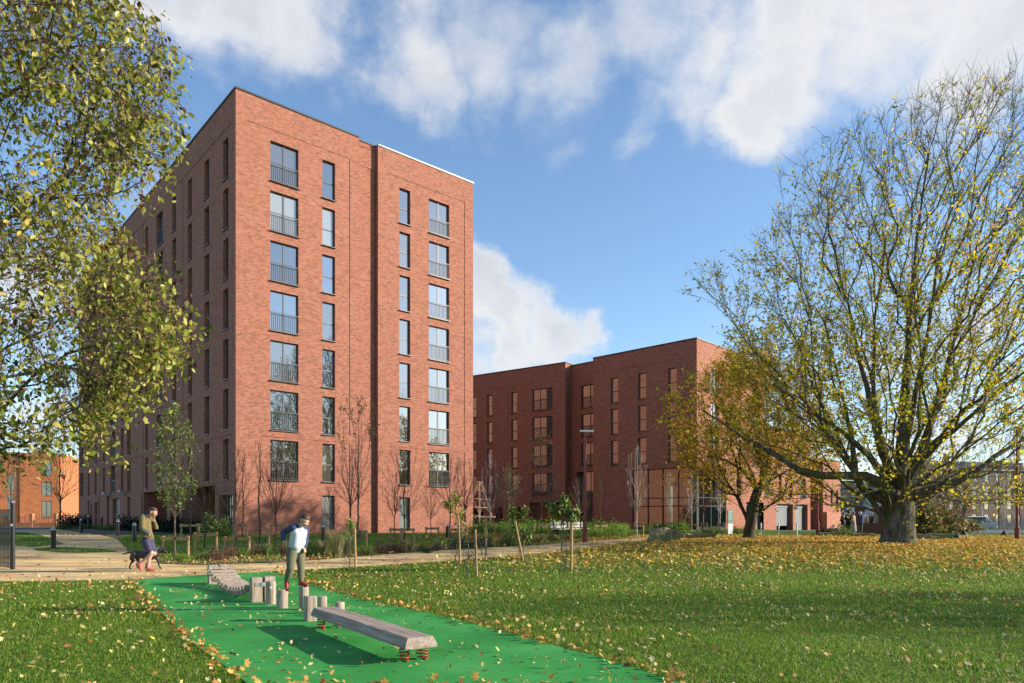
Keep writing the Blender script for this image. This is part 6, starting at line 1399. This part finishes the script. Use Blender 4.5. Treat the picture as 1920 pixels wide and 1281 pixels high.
b0 = fused('body', body, 'skin', root, .0085, 2); face(fr, b0)
fused('hoodie', [[(mp(274.5, 972), .10), (mp(273, 980), .15), (mp(274, 995), .145), (mp(276, 1008), .15)], [(sh_, .085), (mp(272, 990, -.12), .10), (mp(276, 1009, -.06), .12)], [(s2, .085), (mp(274, 1009, .07), .12)], [(sh_, .08), (el, .068), (Vector(el).lerp(Vector(hd_), .35), .062)], [(s2, .08), (e2, .065), (Vector(e2).lerp(Vector(h2), .7), .05)], [(mp(277, 1000, -.03), .14), (mp(281, 1008, -.03), .12)]], 'olive_cloth', root, .011)
fused('yoke', [[(mp(270.5, 969, -.1), .085), (mp(270.5, 969, .1), .085)], [(mp(276, 967.5, -.03), .085), (mp(276, 967.5, .03), .085)], [(mp(268.5, 973, -.08), .08), (mp(268.5, 973, .08), .08)]], 'slate_cloth', root, .011)
fused('sleeve_patch', [[(Vector(el)+Vector((0, -.01, -.0)), .074), (Vector(el).lerp(Vector(hd_), .8), .058)]], 'slate_cloth', root, .011)
fused('shorts', [[(hp1, .135), (mp(281, 1026, -.09), .115), (mp(283, 1031, -.09), .112)], [(hp2, .135), (mp(281, 1026, .1), .115), (mp(283, 1031, .1), .112)], [(mp(277, 1011, -.05), .14), (mp(277, 1011, .05), .14)]], 'shorts_cloth', root, .011)
shoe(mp(280.5, 1065.5, -.08), (1, -.05, 0.02), 'coral_shoe', root, 1.22); shoe(mp(260, 1056.5, .10), (.45, 0, -.9), 'coral_shoe', root, 1.22)
# --- black dog ---------------------------------------------------------------------------------------------
q = gp(268, 1069); root = empty('dog', q+Vector((0, .28, .005)), 'black labrador walking beside the man with its tail out', 'dog'); S = (q.y+.28)/F
def dp(px, py, y=0): return ((px-268)*S, y, (1070-py)*S)
L1 = [[(dp(244, 1041, -.07), .085), (dp(241, 1049, -.08), .07), (dp(243.5, 1054, -.08), .042), (dp(238, 1060, -.08), .028), (dp(236.5, 1067, -.08), .022), (dp(239, 1069, -.08), .024)],
      [(dp(245, 1042, .07), .085), (dp(246, 1050, .08), .065), (dp(248, 1055, .08), .04), (dp(244.5, 1061, .08), .028), (dp(246, 1067, .08), .022), (dp(249, 1069, .08), .024)],
      [(dp(277, 1045, -.08), .075), (dp(274, 1052, -.08), .045), (dp(269, 1060, -.08), .03), (dp(266.5, 1067, -.08), .023), (dp(269, 1069, -.08), .025)],
      [(dp(279, 1045, .08), .075), (dp(285, 1053, .08), .045), (dp(286, 1061, .08), .03), (dp(288, 1067, .08), .023), (dp(291, 1069, .08), .025)]]
fused('body', [[(dp(244, 1041), .105), (dp(252, 1042), .115), (dp(262, 1043.5), .125), (dp(274, 1044), .150), (dp(279, 1041.5), .13)], [(dp(280, 1039), .10), (dp(288, 1036), .085), (dp(293, 1034.5), .08)], [(dp(294, 1034.5), .082), (dp(298, 1036), .065), (dp(302.5, 1038.5), .038)], [(dp(240, 1039), .05), (dp(233, 1038.5), .03), (dp(226, 1040.5), .022), (dp(220.5, 1042.5), .012)]]+L1, 'black_fur', root, .012, 3)
for s_ in (-1, 1): fused('ear', [[(dp(293.5, 1031.5, s_*.07), .025), (dp(292.5, 1037, s_*.095), .022)]], 'black_fur', root, .009, 2)
mb = MB(); mb.tube([(Vector(dp(288.5, 1036))+Vector((0, .092*math.cos(a), .095*math.sin(a)))) for a in [k*PI/8 for k in range(17)]], .012, 6, False); mb.build2('collar', 'cap_metal', root)
# --- distant people ----------------------------------------------------------------------------------------
def far(px, base, h, top, leg, hair, label, fx=1, wide=1.0, skirt=False, holds=None):
    q = gp(px, base); root = empty('person', q, label, 'person', 'people waiting by the brown sign', fx); k = h/1.75
    hc, fr = headcaps((.02, 0, 1.62*k), .11, (1, 0, -.1))
    ar = [[((0, -.2*wide*k, 1.4*k), .05), ((.0, -.27*k, 1.12*k), .042), ((.12, -.22*k, .92*k), .03)], [((0, .2*wide*k, 1.4*k), .05), ((.02, .27*k, 1.12*k), .042), ((.2, .16*k, 1.05*k), .03)]]
    lg = [[((0, s_*.09, .9*k), .09), ((.03*s_, s_*.10, .48*k), .06), ((-.02*s_, s_*.10, .08), .04), ((.12-.02*s_, s_*.10, .04), .035)] for s_ in (-1, 1)]
    b0 = fused('body', hc+[[((0, 0, 1.48*k), .06), ((.01, 0, 1.55*k), .055)], [((0, 0, 1.35*k), .14), ((0, 0, .95*k), .13)]]+ar+lg, 'skin', root, .02, 2)
    fused('coat', [[((0, -.08, 1.36*k), .13*wide), ((0, -.05, .85*k), .15*wide)], [((0, .08, 1.36*k), .13*wide), ((0, .05, .85*k), .15*wide)]]+[[(p, r+.03) for p, r in a[:2]]+[(Vector(a[1][0]).lerp(Vector(a[2][0]), .8), .05)] for a in ar], top, root, .02, 2)
    if skirt: fused('skirt', [[((0, 0, .85*k), .18), ((0, 0, .35*k), .22)]], leg, root, .02, 2)
    else: fused('trousers', [[(p, r+.025) for p, r in a[:3]] for a in lg], leg, root, .02, 2)
    fused('hair', [[((-.015, 0, 1.66*k), .105), ((-.03, 0, 1.63*k), .1)]], hair, root, .016, 1)
far(1592, 1001, 1.72, 'black_cloth', 'black_cloth', 'hair_brown', 'person in long black coat, leftmost of the waiting group', 1.2)
far(1600, 1003, 1.65, 'beige_cloth', 'pale_cloth', 'hair_brown', 'person in beige top and pale skirt next to the black coat', 2.5, skirt=True)
far(1612.5, 1002, 1.7, 'navy_cloth', 'khaki_cloth', 'hair_white', 'white haired person in navy jacket and khaki trousers', 1.57, 1.25)
far(1621, 1000, 1.62, 'beige_cloth', 'khaki_cloth', 'hair_white', 'person in beige half hidden by the navy jacket', .8)
far(1634, 998, 1.8, 'black_cloth', 'black_cloth', 'hair_brown', 'person in black standing behind the rusty planter', 3.4)
far(1652.5, 1001, 1.68, 'red_cloth', 'beige_cloth', 'hair_white', 'person in red jacket beside the big maple trunk', .3)
far(1581, 1000, 1.6, 'black_cloth', 'black_cloth', 'hair_brown', 'dark dressed person standing apart left of the group', 2.2)
